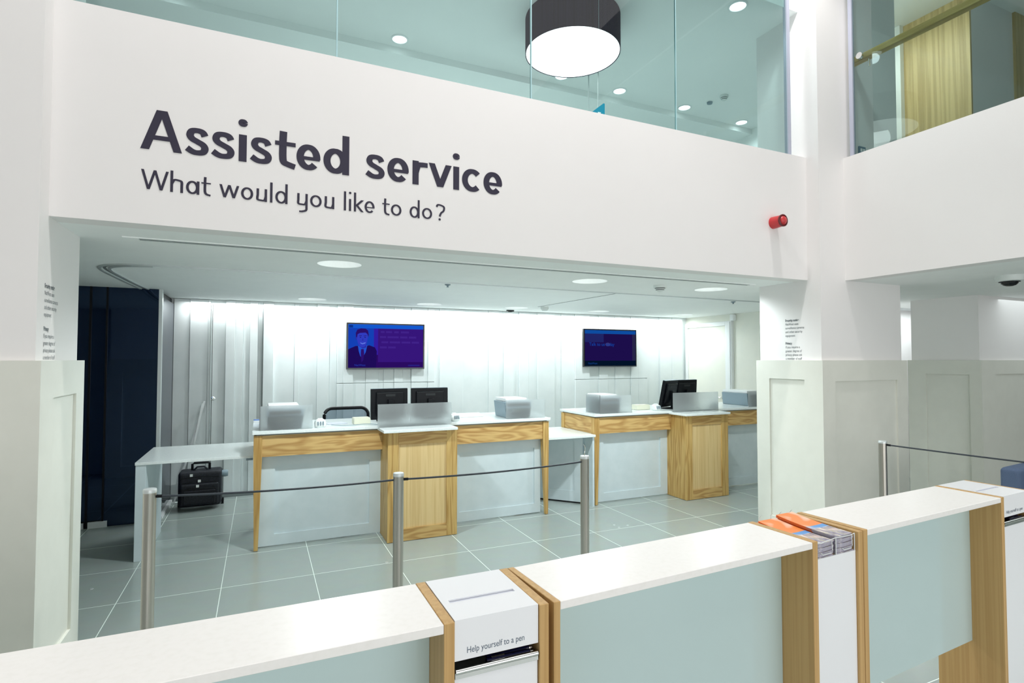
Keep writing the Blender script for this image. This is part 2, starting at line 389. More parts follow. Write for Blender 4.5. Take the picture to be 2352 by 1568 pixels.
def frame(o, x, y):
    """matrix with origin o, x axis and y axis directions"""
    x = Vector(x); y = Vector(y); z = x.cross(y); m = Matrix.Identity(4)
    for i in range(3): m[i][0] = x[i]; m[i][1] = y[i]; m[i][2] = z[i]; m[i][3] = o[i]
    return m

# ------------------------------------------------------------------ the place: shell
CZ = 2.36          # soffit and lower ceiling
TZ = 3.475         # top of the white fascias
struct('floor', MB().box(-6, 14, -6, 8.2, -.1, 0), M_floor, 'large matt grey-green stone floor tiles with pale joints', 'floor')
# lower ceiling slab of the banking hall behind the fascia
mb = MB().box(-5, 13, 3.60, 8.2, CZ+.055, CZ+.35); RC = .17; yprev = 3.60
for yc in (4.34, 7.05):
    mb.box(-5, 13, yprev, yc-RC, CZ, CZ+.055); xp = -5
    for x, y in sorted(LOWER_DL[:8]):
        if abs(y-yc) < .1: mb.box(xp, x-RC, yc-RC, yc+RC, CZ, CZ+.055); xp = x+RC
    mb.box(xp, 13, yc-RC, yc+RC, CZ, CZ+.055); yprev = yc+RC
mb.box(-5, 13, yprev, 8.2, CZ, CZ+.055)
for x, y in LOWER_DL[:8]:
    yc = 4.34 if y < 6 else 7.05; n = 40; vs = []
    for k in range(n):
        a = 2*PI*k/n; c_, s_ = math.cos(a), math.sin(a); q = RC/max(abs(c_), abs(s_)); vs.append((x+q*c_, yc+q*s_, CZ))
    prof = [(.160, CZ), (.150, CZ+.006), (.130, CZ+.020), (.105, CZ+.038), (.085, CZ+.052)]
    for rr, zz in prof: vs += [(x+rr*math.cos(2*PI*k/n), yc+rr*math.sin(2*PI*k/n), zz) for k in range(n)]
    mb.add(vs, [(i*n+k, i*n+(k+1) % n, (i+1)*n+(k+1) % n, (i+1)*n+k) for i in range(len(prof)) for k in range(n)])
struct('ceiling', mb, M_ceil, 'low flat pale ceiling over the counters', 'ceiling')
struct('ceiling_passage', MB().box(4.95, 13, -5, 3.60, CZ, CZ+.35), M_ceil, 'low flat ceiling over the passage on the right', 'ceiling')
struct('wall_fascia', MB().box(-.97, 4.81, 3.46, 3.60, CZ, TZ), M_white, 'white fascia wall spanning the counter opening, carrying the big lettering', 'wall')
struct('wall_balcony', MB().box(4.81, 4.95, -5, 3.335, CZ, TZ), M_white, 'white fascia wall running towards the camera on the right', 'wall')
def pillar(name, label, x0, x1, y0, y1, zt, dado, m_up=M_white):
    """dado: (outset, list of panel recesses per side)"""
    o = struct(name, MB().box(x0, x1, y0, y1, 0, zt), m_up, label, 'pillar')
    dz, t = 1.64, .030
    a0, a1, b0, b1 = x0-t, x1+t, y0-t, y1+t
    mb = MB(); rec = .014
    def face(side, u0, u1, holes):
        """stiles and rails on one face with sunk panels"""
        zs0, zs1 = 0, dz
        def bx(ua, ub, za, zb, dep):
            if side == '-y': mb.box(ua, ub, b0+(rec if dep else 0), y0, za, zb)
            if side == '-x': mb.box(a0+(rec if dep else 0), x0, ua, ub, za, zb)
            if side == '+y': mb.box(ua, ub, y1, b1-(rec if dep else 0), za, zb)
            if side == '+x': mb.box(x1, a1-(rec if dep else 0), ua, ub, za, zb)
        cur = u0
        for ha, hb, za, zb in holes:
            bx(cur, ha, 0, dz, 0); bx(ha, hb, 0, za, 0); bx(ha, hb, zb, dz, 0); bx(ha, hb, za, zb, 1); cur = hb
        bx(cur, u1, 0, dz, 0)
    for side, u0, u1, holes in dado: face(side, u0, u1, holes)
    mb.build('wainscot', M_dado, o)
    return o
PR = pillar('wall_pillar_right', 'tall white square pillar between the counter opening and the side passage, painted wainscot below', 4.48, 5.60, 3.335, 3.99, 6.5,
            [('-x', 3.335, 4.015, [(3.485, 3.865, .17, 1.467)]), ('-y', 4.45, 5.635, [(4.612, 5.478, .17, 1.457)]), ('+x', 3.335, 3.99, [])])
PL = pillar('wall_pillar_left', 'tall white pillar at the left edge with painted wainscot', -1.9, -.97, 3.335, 3.99, 6.5,
            [('+x', 3.335, 3.99, [(3.495, 3.875, .15, 1.455)]), ('-y', -1.93, -.94, [(-1.75, -1.15, .15, 1.455)]), ('+y', -1.93, -.94, [(-1.75, -1.15, .15, 1.455)])])
P2 = pillar('wall_pillar_passage', 'second painted pillar further along the passage on the far right', 7.20, 8.6, 3.47, 4.17, 5.75,
            [('-x', 3.47, 4.20, [(3.556, 4.0, .15, 1.48)]), ('-y', 7.17, 8.63, [(7.45, 8.11, .15, 1.487)])])
MB().box(7.17, 7.20, 3.47, 4.17, CZ+.35, 5.75).build('oak_cladding', M_oakW, P2)
MB().box(8.06, 8.63, 3.44, 3.47, CZ+.35, 5.75).build('oak_cladding', M_oakW, P2)
# service room walls
slx = [-.93, -.762, -.571, -.543, -.384, -.28, -.193, -.12, -.03, .03]
px = [628, 676, 687, 728, 756, 774, 788, 810, 840, 869, 881, 905, 925, 944, 981, 996, 1008, 1062, 1120, 1143, 1155, 1176, 1191, 1213, 1233, 1272, 1289, 1319, 1352, 1375, 1395, 1412, 1432, 1448, 1465, 1486, 1514, 1541, 1564]
for p in px:
    a = math.tan(YAW+math.atan((p-1176)/F_PX)); slx.append(7.58*a)
slx = sorted(slx)+[6.75]
mb = MB(); mb.box(-5, 6.9, 7.60, 7.8, 0, CZ)
rnd = random.Random(3); last = 0
for i in range(len(slx)-1):
    d = rnd.choice([0, .012, .03, .045]); 
    while abs(d-last) < .008: d = rnd.choice([0, .012, .03, .045])
    last = d
    if 1.15 < (slx[i]+slx[i+1])/2 < 2.0 or 4.7 < (slx[i]+slx[i+1])/2 < 5.7: d *= .35
    lo, hi = 0.03, CZ-.005
    if .88 < (slx[i]+slx[i+1])/2 < 2.25 or 4.5 < (slx[i]+slx[i+1])/2 < 5.85:
        mb.box(slx[i]+.0004, slx[i+1]-.0004, 7.585-d-.006, 7.61, lo, 1.325); mb.box(slx[i]+.0004, slx[i+1]-.0004, 7.585-d-.006, 7.61, 1.333, hi)
    else: mb.box(slx[i]+.0004, slx[i+1]-.0004, 7.585-d, 7.61, lo, hi)
struct('wall_back', mb, M_slat, 'white wall of irregular vertical boards behind the counters', 'wall', bevel=.003, seg=1)
struct('baseboard_back', MB().box(-.92, 6.74, 7.50, 7.53, 0, .035), M_slotg, 'thin grey skirting strip under the boarded wall', 'baseboard')
struct('wall_right', MB().box(6.75, 6.9, 4.55, 7.8, 0, CZ), M_door, 'cream end wall right of the counters with a door', 'wall')
struct('wall_passage', MB().box(6.9, 13, 4.85, 5.0, 0, CZ), M_white, 'bright far wall glimpsed between the two pillars', 'wall')
struct('trim_1', MB().box(6.9, 13, 4.80, 4.85, CZ-.03, CZ), M_trimw, 'white cornice strip glimpsed between the two pillars', 'trim')
struct('wall_far_right', MB().box(12.8, 13, -5, 4.85, 0, 6.6), M_white, 'far end wall of the passage', 'wall')
struct('wall_left', MB().box(-5, -4.8, 3.4, 7.8, 0, 6.6), M_white, 'side wall hidden behind the left pillar', 'wall')
# double-height hall around the camera
struct('wall_hall_left', MB().box(-4.2, -4.0, -4.5, 3.6, 0, 6.6), M_white, 'left wall of the double-height hall', 'wall')
struct('wall_hall_front', MB().box(-4.0, -1.9, 3.4, 3.6, 0, 6.6), M_white, 'white wall left of the left pillar', 'wall')
struct('wall_hall_back', MB().box(-4.2, 13, -4.7, -4.5, 0, 6.6), M_white, 'rear wall of the double-height hall', 'wall')
struct('ceiling_hall', MB().box(-4.2, 13, -4.7, 3.6, 6.5, 6.6), M_white, 'high ceiling of the hall', 'ceiling')
# upper floor seen through the glass
mb = MB(); mb.box(-5, 5.6, 3.52, 3.99, 4.852, 4.95); mb.box(-5, 6.2, 3.99, 5.62, 4.852, 4.95)
struct('ceiling_upper_step', MB().box(-5, 6.2, 5.62, 8.2, 4.78, 4.95), M_ceil, 'lower step of the upper floor ceiling', 'ceiling')
struct('ceiling_upper', mb, M_ceil, 'upper floor ceiling stepping down towards the back, seen through the glass', 'ceiling')
struct('wall_upper_back', MB().box(-5, 13, 8.0, 8.2, CZ+.35, 6.6), M_ceil, 'back wall of the upper floor', 'wall')
struct('wall_bulkhead', MB().box(-1.0, 4.48, 3.49, 3.60, 5.9, 6.5), M_white, 'bulkhead above the upper glazing', 'wall')
struct('wall_upper_partition', MB().box(6.2, 6.3, 3.99, 8.0, CZ+.35, 5.75), M_ceil, 'upper floor partition behind the right pillar', 'wall')
struct('wall_upper_right', MB().box(7.1, 7.2, 4.17, 8.0, CZ+.35, 5.75), M_ceil, 'upper floor partition behind the oak clad pillar', 'wall')
struct('ceiling_landing', MB().box(4.95, 13, -4.5, 8.2, 5.75, 5.85), M_ceil, 'ceiling of the landing on the right', 'ceiling')
struct('wall_upper_roof', MB().box(-5, 13, 3.6, 8.2, 6.5, 6.6), M_ceil, 'roof above the upper floor', 'ceiling')

# glazing
def glazing_y(name, label, xs, y, z0, z1):
    r = thing(name, label, 'window', (xs[0], y, z0)); r['kind'] = 'structure'
    for a, b in zip(xs[:-1], xs[1:]):
        MB().box(a+.004, b-.004, y, y+.012, z0, z1).build('pane', M_glass, r)
    for a in xs[1:-1]: MB().box(a-.004, a+.004, y-.001, y+.013, z0, z1).build('joint', M_glasse, r)
    return r
g1 = glazing_y('window_1', 'frameless green tinted glass balustrade above the lettered fascia', [-.966, .402, 1.728, 3.032, 4.300], 3.50, TZ, 5.9)
MB().box(4.300, 4.335, 3.49, 3.53, TZ, 5.9).build('edge_channel', M_bluew, g1)
g2 = thing('window_2', 'green tinted glass balustrade above the right hand fascia, oak rail behind it', 'window', (4.87, 3.3, TZ)); g2['kind'] = 'structure'
MB().box(4.865, 4.877, -.2, 3.262, TZ, 5.75).build('pane', M_glass, g2)
MB().box(4.865, 4.877, -4.4, -.21, TZ, 5.75).build('pane', M_glass, g2)
MB().box(4.855, 4.887, 3.266, 3.300, TZ, 5.75).build('edge_channel', M_bluew, g2)

# door in the right wall
d1 = thing('door_1', 'cream door in white frame in the end wall right of the counters', 'door', (6.75, 7.1, 0)); d1['kind'] = 'structure'
mb = MB(); mb.box(6.70, 6.76, 6.52, 6.65, 0, 2.25); mb.box(6.70, 6.76, 7.50, 7.56, 0, 2.25); mb.box(6.70, 6.76, 6.65, 7.50, 2.18, 2.25)
mb.box(6.685, 6.71, 6.54, 6.60, 0, 2.235)
mb.build('door_frame', M_trimw, d1, bevel=.004)
MB().box(6.725, 6.76, 6.65, 7.50, .005, 2.18).build('door_leaf', M_door, d1)
mb = MB(); mb.lathe((6.715, 6.72, 1.04), [(.026, -.008), (.026, .012)], 20, 'x'); mb.tube([(6.72, 6.72, 1.04), (6.665, 6.72, 1.04), (6.66, 6.73, 1.04), (6.66, 6.85, 1.04)], .009)
mb.build('door_handle', M_chrome, d1, smooth=True)
# flush door in the boarded wall
d2 = thing('door_2', 'flush door hidden in the boarded wall above the suitcase, small round knob', 'door', (-.3, 7.53, 0)); d2['kind'] = 'structure'
MB().box(-.525, -.522, 7.515, 7.56, .04, 2.30).box(.02, .023, 7.515, 7.56, .04, 2.30).build('door_gap', M_dark, d2)
MB().lathe((-.50, 7.55, 1.18), [(.006, -.04), (.008, -.055), (.020, -.065), (.022, -.08), (.012, -.09)], 20, 'y').build('door_handle', M_chrome, d2, smooth=True)

# dark glass partition on the left
wm = thing('wall_dark_glass', 'near-black glass partition left of the suitcase, white kick boards below', 'partition', (-1.2, 6.68, 0)); wm['kind'] = 'structure'
xs = [-2.6, -1.52, -1.39, -.945]
MB().box(-2.6, -.955, 6.70, 7.59, 0, CZ-.01).build('core', M_black, wm)
MB().box(-2.6, -1.53, 6.68, 6.70, .07, CZ).build('glass_panel', M_mirror, wm)
MB().box(-1.512, -1.397, 6.68, 6.70, .07, CZ).build('glass_panel', M_mirror, wm)
MB().box(-1.380, -.950, 6.68, 6.70, .005, CZ).build('glass_panel', M_mirror, wm)
MB().box(-.955, -.930, 6.74, 7.58, .03, CZ-.07).build('glass_panel', M_mirror, wm)
MB().box(-1.532, -1.512, 6.672, 6.69, 0, CZ).build('joint', M_black, wm); MB().box(-1.397, -1.380, 6.672, 6.69, 0, CZ).build('joint', M_black, wm)
MB().box(-.952, -.922, 6.665, 6.735, 0, CZ).build('corner_trim', M_alu, wm)
MB().box(-2.6, -1.54, 6.665, 6.69, 0, .055).build('kick_board', M_trimw, wm); MB().box(-1.505, -1.35, 6.665, 6.69, 0, .06).build('kick_board', M_trimw, wm)
MB().box(-.93, -.90, 6.75, 7.50, 0, .03).build('kick_board', M_trimw, wm)

# ------------------------------------------------------------------ lettering on the walls
sign_line('wall_lettering', [('A', -.594, -.400), ('s', -.388, -.274), ('s', -.263, -.146), ('i', -.128, -.084), ('s', -.069, .046), ('t', .061, .172), ('e', .177, .310), ('d', .329, .476),
          ('s', .573, .691), ('e', .707, .842), ('r', .866, .965), ('v', .972, 1.126), ('i', 1.138, 1.178), ('c', 1.200, 1.333), ('e', 1.350, 1.486)],
          2.760, .153, .217, .238, .0405, 3.458, 'large bold indigo wall lettering reading Assisted service', M_ink)
sign_line('wall_lettering', [('W', -.586, -.461), ('h', -.453, -.393), ('a', -.379, -.316), ('t', -.307, -.261), ('w', -.219, -.121), ('o', -.111, -.049), ('u', -.032, .023), ('l', .038, .052), ('d', .067, .132),
          ('y', .184, .242), ('o', .255, .320), ('u', .337, .392), ('l', .446, .461), ('i', .477, .490), ('k', .506, .563), ('e', .570, .630), ('t', .677, .723), ('o', .731, .797), ('d', .850, .914), ('o', .930, .996), ('?', 1.019, 1.080)],
          2.545, .073, .106, .116, .0130, 3.458, 'thin smaller wall lettering asking What would you like to do?', M_ink)
def notice(x, y, zt, xdir, label, sc):
    r = thing('wall_notice', label, 'notice', (x, y, zt))
    ln = .0385
    rows = [('Security notice', 1), ('NatWest uses', 0), ('surveillance cameras', 0), ('and other security', 0), ('equipment', 0), ('', 0), ('Privacy', 1), ('If you require a', 0), ('greater degree of', 0), ('privacy please ask', 0), ('a member of staff', 0)]
    for i, (tx, b) in enumerate(rows):
        if not tx: continue
        o = text_obj('text_line', tx, .030, M_inkg, r, frame((0, 0, -.03-i*ln*.92), xdir, (0, 0, 1)), bold=.0009 if b else 0.0, xscale=sc)
        zs = [v.co.z for v in o.data.vertices]
    return r
notice(4.4785, 3.700, 2.03, (0, -1, 0), 'small two-paragraph notice on the side of the right hand pillar', .80)
notice(-.9685, 3.430, 2.03, (0, 1, 0), 'small two-paragraph notice on the side of the left hand pillar', .80)

# siren
r = thing('fire_siren', 'round red fire alarm sounder on the white fascia', 'alarm', (4.055, 3.46, 2.835))
MB().lathe((4.055, 3.46, 2.835), [(.052, 0), (.052, -.03), (.049, -.085), (.049, -.10)], 32, 'y').build('body', M_red, r, smooth=True)
MB().lathe((4.055, 3.46, 2.835), [(.052, -.096), (.053, -.108), (.043, -.112), (.040, -.104)], 32, 'y').build('rim', M_redd, r, smooth=True)
MB().lathe((4.055, 3.46, 2.835), [(.040, -.100), (.037, -.110), (.028, -.120), (.014, -.126), (.001, -.127)], 28, 'y').build('lens', M_red, r, smooth=True)

# ------------------------------------------------------------------ ceiling fittings
r = thing('linear_air_diffuser', 'long double-slot air diffuser in the ceiling just behind the fascia', 'air vent', (1.8, 3.88, CZ))
MB().box(-.74, 4.28, 3.855, 3.925, CZ-.006, CZ+.001).build('frame', M_ceil, r)
MB().box(-.66, 4.22, 3.868, 3.882, CZ-.0075, CZ-.005).build('slot', M_slotg, r); MB().box(-.66, 4.22, 3.896, 3.910, CZ-.0075, CZ-.005).build('slot', M_slotg, r)
r = thing('ceiling_track', 'curved ceiling track rounding the corner above the dark glass partition', 'track', (-1.1, 5.2, CZ))
base = [(-1.09, 6.66), (-1.12, 6.2), (-1.14, 5.6), (-1.14, 5.35), (-1.11, 5.18), (-1.02, 5.06), (-.88, 4.99), (-.60, 4.965), (-.07, 4.962), (1.2, 4.97), (2.6, 4.985), (4.2, 5.00), (6.74, 5.04)]
pp = catmull(base, 6)
def ribbon(mb, pts, off, wd, z):
    n = len(pts); L = []
    for i, p in enumerate(pts):
        a, b = pts[max(i-1, 0)], pts[min(i+1, n-1)]; dx, dy = b[0]-a[0], b[1]-a[1]; l = math.hypot(dx, dy); nx, ny = -dy/l, dx/l
        w_ = wd*(1 if i < 36 else .55)
        L.append(((p[0]+nx*(off-w_/2), p[1]+ny*(off-w_/2)), (p[0]+nx*(off+w_/2), p[1]+ny*(off+w_/2))))
    for i in range(n-1):
        q = [L[i][0], L[i][1], L[i+1][1], L[i+1][0]]
        mb.hexa([(x, y, z) for x, y in q], [(x, y, CZ+.001) for x, y in q])
mb = MB(); ribbon(mb, pp, -.02, .022, CZ-.010); mb.build('outer_rail', M_alu, r)
mb = MB(); ribbon(mb, pp[:40], .012, .020, CZ-.002); mb.build('groove', M_slotg, r)
mb = MB(); ribbon(mb, pp[:40], .045, .022, CZ-.012); mb.build('inner_rail', M_alu, r)
mb = MB(); ribbon(mb, pp[40:], .004, .016, CZ-.002); mb.build('groove', M_slotg, r)
tag(MB().add([(3.50, 4.995, CZ-.003), (3.51, 4.995, CZ-.003), (3.44, 6.75, CZ-.003), (3.43, 6.75, CZ-.003), (3.50, 4.995, CZ), (3.51, 4.995, CZ), (3.44, 6.75, CZ), (3.43, 6.75, CZ)],
         [(0, 3, 2, 1), (4, 5, 6, 7), (0, 1, 5, 4), (1, 2, 6, 5), (2, 3, 7, 6), (3, 0, 4, 7)]).build('trim_2', M_slotg), 'thin straight joint crossing the ceiling', 'trim', kind='structure')
def downlight(loc, label, rad=.085, group=None, m=M_dl):
    x, y, z = loc; r = thing('recessed_downlight', label, 'downlight', loc, group=group)
    MB().lathe((x, y, z), [(rad, .001), (rad, -.004), (rad*.82, -.007), (rad*.78, .0)], 28, cap=False).build('bezel', M_trimw, r, smooth=True)
    MB().lathe((x, y, z), [(rad*.78, -.002), (.001, -.0035)], 28, cap=False).build('lamp_face', m, r)
    return r
names = ['recessed ceiling downlight just behind the left half of the fascia', 'recessed ceiling downlight just behind the middle of the fascia', 'recessed ceiling downlight right of the smoke detector', 'recessed downlight near the boarded wall, left of the first screen',
         None, 'recessed downlight near the boarded wall between the two wall screens', 'recessed downlight near the boarded wall, left of the second screen', 'recessed downlight in the corner by the cream door']
for (x, y), lb in zip(LOWER_DL[:8], names):
    downlight((x, y, CZ+.053), lb or 'recessed downlight near the boarded wall, above the first wall screen', .084, m=M_dl2)
un = ['downlight on the upper floor ceiling left of the big drum lamp', 'upper floor downlight half hidden below the drum lamp', 'upper floor downlight first to the right of the drum lamp', 'upper floor downlight beside the rightmost glass joint', 'upper floor downlight lowest and furthest right behind the glass', 'upper floor downlight at the top edge by the pillar', 'upper floor downlight at the far left above the fascia']
for (x, y), lb in zip(UPPER_DL, un): downlight((x, y, 4.85), lb, .088)
def smoke(loc, label, R=.05):
    x, y, z = loc; r = thing('smoke_detector', label, 'smoke detector', loc)
    MB().lathe(loc, [(R, 0), (R, -.018), (R*.92, -.026)], 28).build('base', M_pale, r, smooth=True)
    mb = MB(); mb.lathe(loc, [(R*.78, -.026), (R*.78, -.034)], 24); mb.lathe(loc, [(R*.66, -.040), (R*.62, -.048)], 24); mb.build('sensor_slots', M_dark, r)
    MB().lathe(loc, [(R*.84, -.033), (R*.78, -.041)], 24).lathe(loc, [(R*.66, -.047), (R*.30, -.062), (.001, -.066)], 24).build('cap', M_pale, r, smooth=True)
    return r
smoke((3.508, 4.30, CZ), 'white smoke detector with dark slots hanging behind the fascia', .062)
r = thing('ceiling_sensor', 'small white dome sensor on the ceiling between the wall screens', 'sensor', (3.52, 6.72, CZ))
MB().lathe((3.52, 6.72, CZ), [(.055, 0), (.055, -.03), (.035, -.055), (.001, -.06)], 24).build('dome', M_pale, r, smooth=True)
r = thing('sprinkler_head', 'tiny sprinkler head on the ceiling left of centre', 'sprinkler', (1.62, 5.08, CZ))
MB().lathe((1.62, 5.08, CZ), [(.028, 0), (.028, -.006), (.010, -.014), (.008, -.026), (.014, -.028)], 16).build('head', M_grey, r)
r = thing('sprinkler_head', 'tiny sprinkler head on the ceiling near the right pillar', 'sprinkler', (5.32, 5.14, CZ))
MB().lathe((5.32, 5.14, CZ), [(.028, 0), (.028, -.006), (.010, -.014), (.008, -.026), (.014, -.028)], 16).build('head', M_grey, r)
r = thing('wall_sensor', 'small white box sensor high on the end wall beside the door', 'sensor', (6.75, 6.49, 2.30))
MB().box(6.68, 6.75, 6.46, 6.53, 2.25, 2.345).build('housing', M_trimw, r, bevel=.008)
r = thing('ceiling_bracket', 'tiny dark bracket at the ceiling edge above the boarded wall, between the wall screens', 'bracket', (3.3, 7.39, CZ))
MB().box(3.25, 3.36, 7.37, 7.40, CZ-.018, CZ).box(3.28, 3.33, 7.36, 7.41, CZ-.028, CZ-.018).build('plate', M_dark, r)
# CCTV dome on the soffit
cx, cy = 5.79, 2.56
r = thing('security_camera', 'dome security camera under the right hand soffit', 'camera', (cx, cy, CZ))
MB().lathe((cx, cy, CZ), [(.098, 0), (.098, -.045), (.085, -.050)], 32).build('base', M_pale, r, smooth=True)
MB().lathe((cx, cy, CZ), [(.062, -.048), (.058, -.066), (.042, -.082), (.020, -.090), (.001, -.092)], 32).build('dome', M_blackg, r, smooth=True)
MB().lathe((cx, cy, CZ), [(.072, -.049), (.072, -.054), (.062, -.056)], 32).build('dome_ring', M_dark, r, smooth=True)
# upper floor fittings
def drum():
    x, y = 2.642, 4.472; r = thing('drum_lamp', 'huge dark drum ceiling lamp with glowing white underside behind the glass', 'lamp', (x, y, 4.85))
    R = .445
    MB().lathe((x, y, 0), [(R, 4.85), (R, 4.52), (R-.006, 4.52), (R-.006, 4.85)], 72, cap=False).build('shade', M_drum, r, smooth=True)
    MB().lathe((x, y, 0), [(R-.008, 4.524), (.001, 4.523)], 72, cap=False).build('diffuser', M_drume, r)
    MB().box(x-.004, x+.002, y-R-.002, y-R+.003, 4.52, 4.85).build('seam', M_grey, r)
drum()
light('POINT', (2.64, 4.47, 4.44), 10, WARM, .15)
smoke((5.098, 5.032, 4.85), 'smoke detector on the upper floor ceiling right of the glass joint', .05)
r = thing('ceiling_sensor', 'tiny dark sensor on the upper floor ceiling beside the smoke detector', 'sensor', (5.066, 5.236, 4.85))
MB().lathe((5.066, 5.236, 4.85), [(.035, 0), (.032, -.02), (.001, -.03)], 20).build('dome', M_grey, r, smooth=True)
r = thing('exit_sign', 'hanging cyan sign, only its corner showing above the fascia', 'sign', (3.09, 4.62, 4.1))
sgn = emis('lit_cyan', sr(60, 190, 225), 1.0)
MB().box(3.07, 3.085, 4.60, 4.95, 4.02, 4.185).build('panel', sgn, r); MB().box(3.073, 3.082, 4.70, 4.71, 4.185, 4.85).box(3.073, 3.082, 4.88, 4.89, 4.185, 4.85).build('hanger', M_alu, r)
MB().add([(3.069, 4.70, 4.08), (3.069, 4.64, 4.11), (3.069, 4.70, 4.14)], [(0, 1, 2)]).box(3.068, 3.0695, 4.70, 4.78, 4.10, 4.12).build('arrow', M_trimw, r)
# oak handrail on the side landing
r = thing('handrail', 'square oak handrail behind the right hand glass', 'handrail', (5.0, 2, 4.3))
MB().box(4.90, 4.97, -.4, 3.32, 4.345, 4.405).build('rail', M_oakR, r, bevel=.006)
for yy in (3.20, 1.9, .6):
    MB().lathe((4.877, yy, 4.37), [(.028, -.026), (.028, .0)], 24, 'x').build('glass_clamp', M_chrome, r, smooth=True)
    MB().tube([(4.93, yy-.04, 4.35), (4.93, yy-.04, 4.27)], .008).build('bracket', M_chrome, r)
r = thing('wall_sign', 'small teal information sign low behind the right hand glass', 'sign', (5.06, 3.33, 3.6))
MB().box(5.02, 5.11, 3.322, 3.334, 3.50, 3.62).build('plate', mat('teal_sign', sr(70, 120, 140), .4), r)
MB().box(5.035, 5.06, 3.320, 3.323, 3.57, 3.60).box(5.07, 5.10, 3.320, 3.323, 3.55, 3.60).box(5.04, 5.09, 3.320, 3.323, 3.515, 3.54).build('symbols', M_trimw, r)

# ------------------------------------------------------------------ service counters
def counter(name, label, X0, Y0, right_cut=None):
    """X0,Y0: left front corner of the worktop line; world coordinates"""
    r = thing(name, label, 'counter', (X0+1.43, Y0+.3, 0))
    W = 2.865; H = .985; D = .76
    def leg(xa, ya, sx, sy):
        t, b = .068, .032
        x0, x1 = (xa, xa+t) if sx > 0 else (xa-t, xa); bx0, bx1 = (xa+.013, xa+.013+b) if sx > 0 else (xa-.008-b, xa-.008)
        y0, y1 = (ya, ya+t) if sy > 0 else (ya-t, ya); by0, by1 = (ya+.004, ya+.004+b) if sy > 0 else (ya-b, ya)
        mb = MB(); mb.box(x0, x1, y0, y1, .80, H)
        mb.hexa([(bx0, by0, .004), (bx1, by0, .004), (bx1, by1, .004), (bx0, by1, .004)], [(x0, y0, .80), (x1, y0, .80), (x1, y1, .80), (x0, y1, .80)])
        o = mb.build('leg', M_oakZ, r)
        MB().box(bx0+.003, bx1-.003, by0+.003, by1-.003, 0, .005).build('glide', M_dark, o) if False else None
    for xa, sx in ((X0, 1), (X0+W, -1)):
        leg(xa, Y0, sx, 1); leg(xa, Y0+D, sx, -1)
    p0, p1 = X0+1.10, X0+1.75
    MB().box(X0+.068, p0, Y0+.012, Y0+.037, .80, H).build('apron', M_oakX, r); MB().box(p1, X0+W-.068, Y0+.012, Y0+.037, .80, H).build('apron', M_oakX, r)
    MB().box(X0+.010, X0+.032, Y0+.068, Y0+D-.068, .80, H).build('side_apron', M_oakY, r); MB().box(X0+W-.032, X0+W-.010, Y0+.068, Y0+D-.068, .80, H).build('side_apron', M_oakY, r)
    def panel(xa, xb, ra, rb):
        y = Y0+.085; mb = MB(); mb.box(xa, xb, y+.016, y+.03, .012, .80)
        mb.box(xa, ra, y, y+.017, .012, .80); mb.box(rb, xb, y, y+.017, .012, .80); mb.box(ra, rb, y, y+.017, .012, .107); mb.box(ra, rb, y, y+.017, .70, .80)
        o = mb.build('front_panel', M_cpan, r)
    panel(X0+.04, p0+.01, X0+.175, X0+.995); panel(p1-.01, X0+W-.06, p1+.14, X0+W-.13)
    # pedestal: frame and panel box of oak
    y = Y0-.25
    pd = MB().box(p0, p1, y+.020, Y0+.10, .004, H).build('pedestal', M_oakZ, r)
    MB().box(p0-.002, p0+.095, y, y+.022, .004, H).build('stile', M_oakZ, pd, local=False); MB().box(p1-.100, p1+.002, y, y+.022, .004, H).build('stile', M_oakZ, pd)
    MB().box(p0+.095, p1-.100, y+.001, y+.021, .872, H).build('rail', M_oakX, pd); MB().box(p0+.095, p1-.100, y+.001, y+.021, .004, .115).build('rail', M_oakX, pd)
    MB().box(p0+.095, p1-.100, y+.012, y+.021, .115, .872).build('inset_panel', M_oakP, pd)
    MB().box(X0-.012, X0+W+.012, Y0-.020, Y0+D+.02, .997, 1.025).build('worktop', M_ctop, r, bevel=.003)
    MB().box(X0+.02, X0+W-.02, Y0+.01, Y0+D-.01, .984, .998).build('subtop', M_slotg, r)
    MB().box(p0-.05, p1-.01, Y0-.305, Y0+.0, .987, 1.012).build('pedestal_top', M_ctop, r, bevel=.003)
    return r
counter('service_counter', 'nearer oak and white service counter with two monitors, left of the pair', -.042, 5.295)
counter('service_counter', 'further oak and white service counter beyond the gap, partly behind the right pillar', 3.45, 5.38)
# side table on the left
r = thing('waterfall_table', 'low white slab-sided table joining the left end of the nearer counter', 'table', (-.5, 5.8, 0))
MB().box(-.915, -.842, 5.43, 6.28, 0, .785).build('slab_leg', M_cpan, r, bevel=.002)
MB().box(-.918, -.046, 5.42, 6.30, .780, .803).build('table_top', M_ctop, r, bevel=.002)
MB().box(-.10, -.046, 5.43, 5.47, .760, .780).build('fixing', M_grey, r)
r = thing('link_table', 'low white tabletop bridging the gap between the two counters', 'table', (3.1, 5.7, 0))
MB().box(2.838, 3.436, 5.33, 6.14, .778, .803).build('table_top', M_ctop, r, bevel=.002)
MB().box(3.412, 3.436, 5.36, 6.10, 0, .778).build('slab_leg', M_cpan, r)
r = thing('knee_panel', 'angled pale panelled board under the table between the counters', 'panel', (3.2, 5.7, 0), math.atan2(-.42, .38))
L = .86; lx0 = -.60
mb = MB(); mb.box(lx0, lx0+L, 0, .02, .02, .775); h0, h1 = lx0+.10, lx0+L-.10
mb.box(lx0, h0, -.010, 0, .02, .775); mb.box(h1, lx0+L, -.010, 0, .02, .775); mb.box(h0, h1, -.010, 0, .02, .14); mb.box(h0, h1, -.010, 0, .70, .775)
mb.build('panel_board', M_cpan, r, local=True); MB().box(lx0+.02, lx0+L-.02, .003, .017, 0, .02).build('plinth', M_dark, r, local=True)

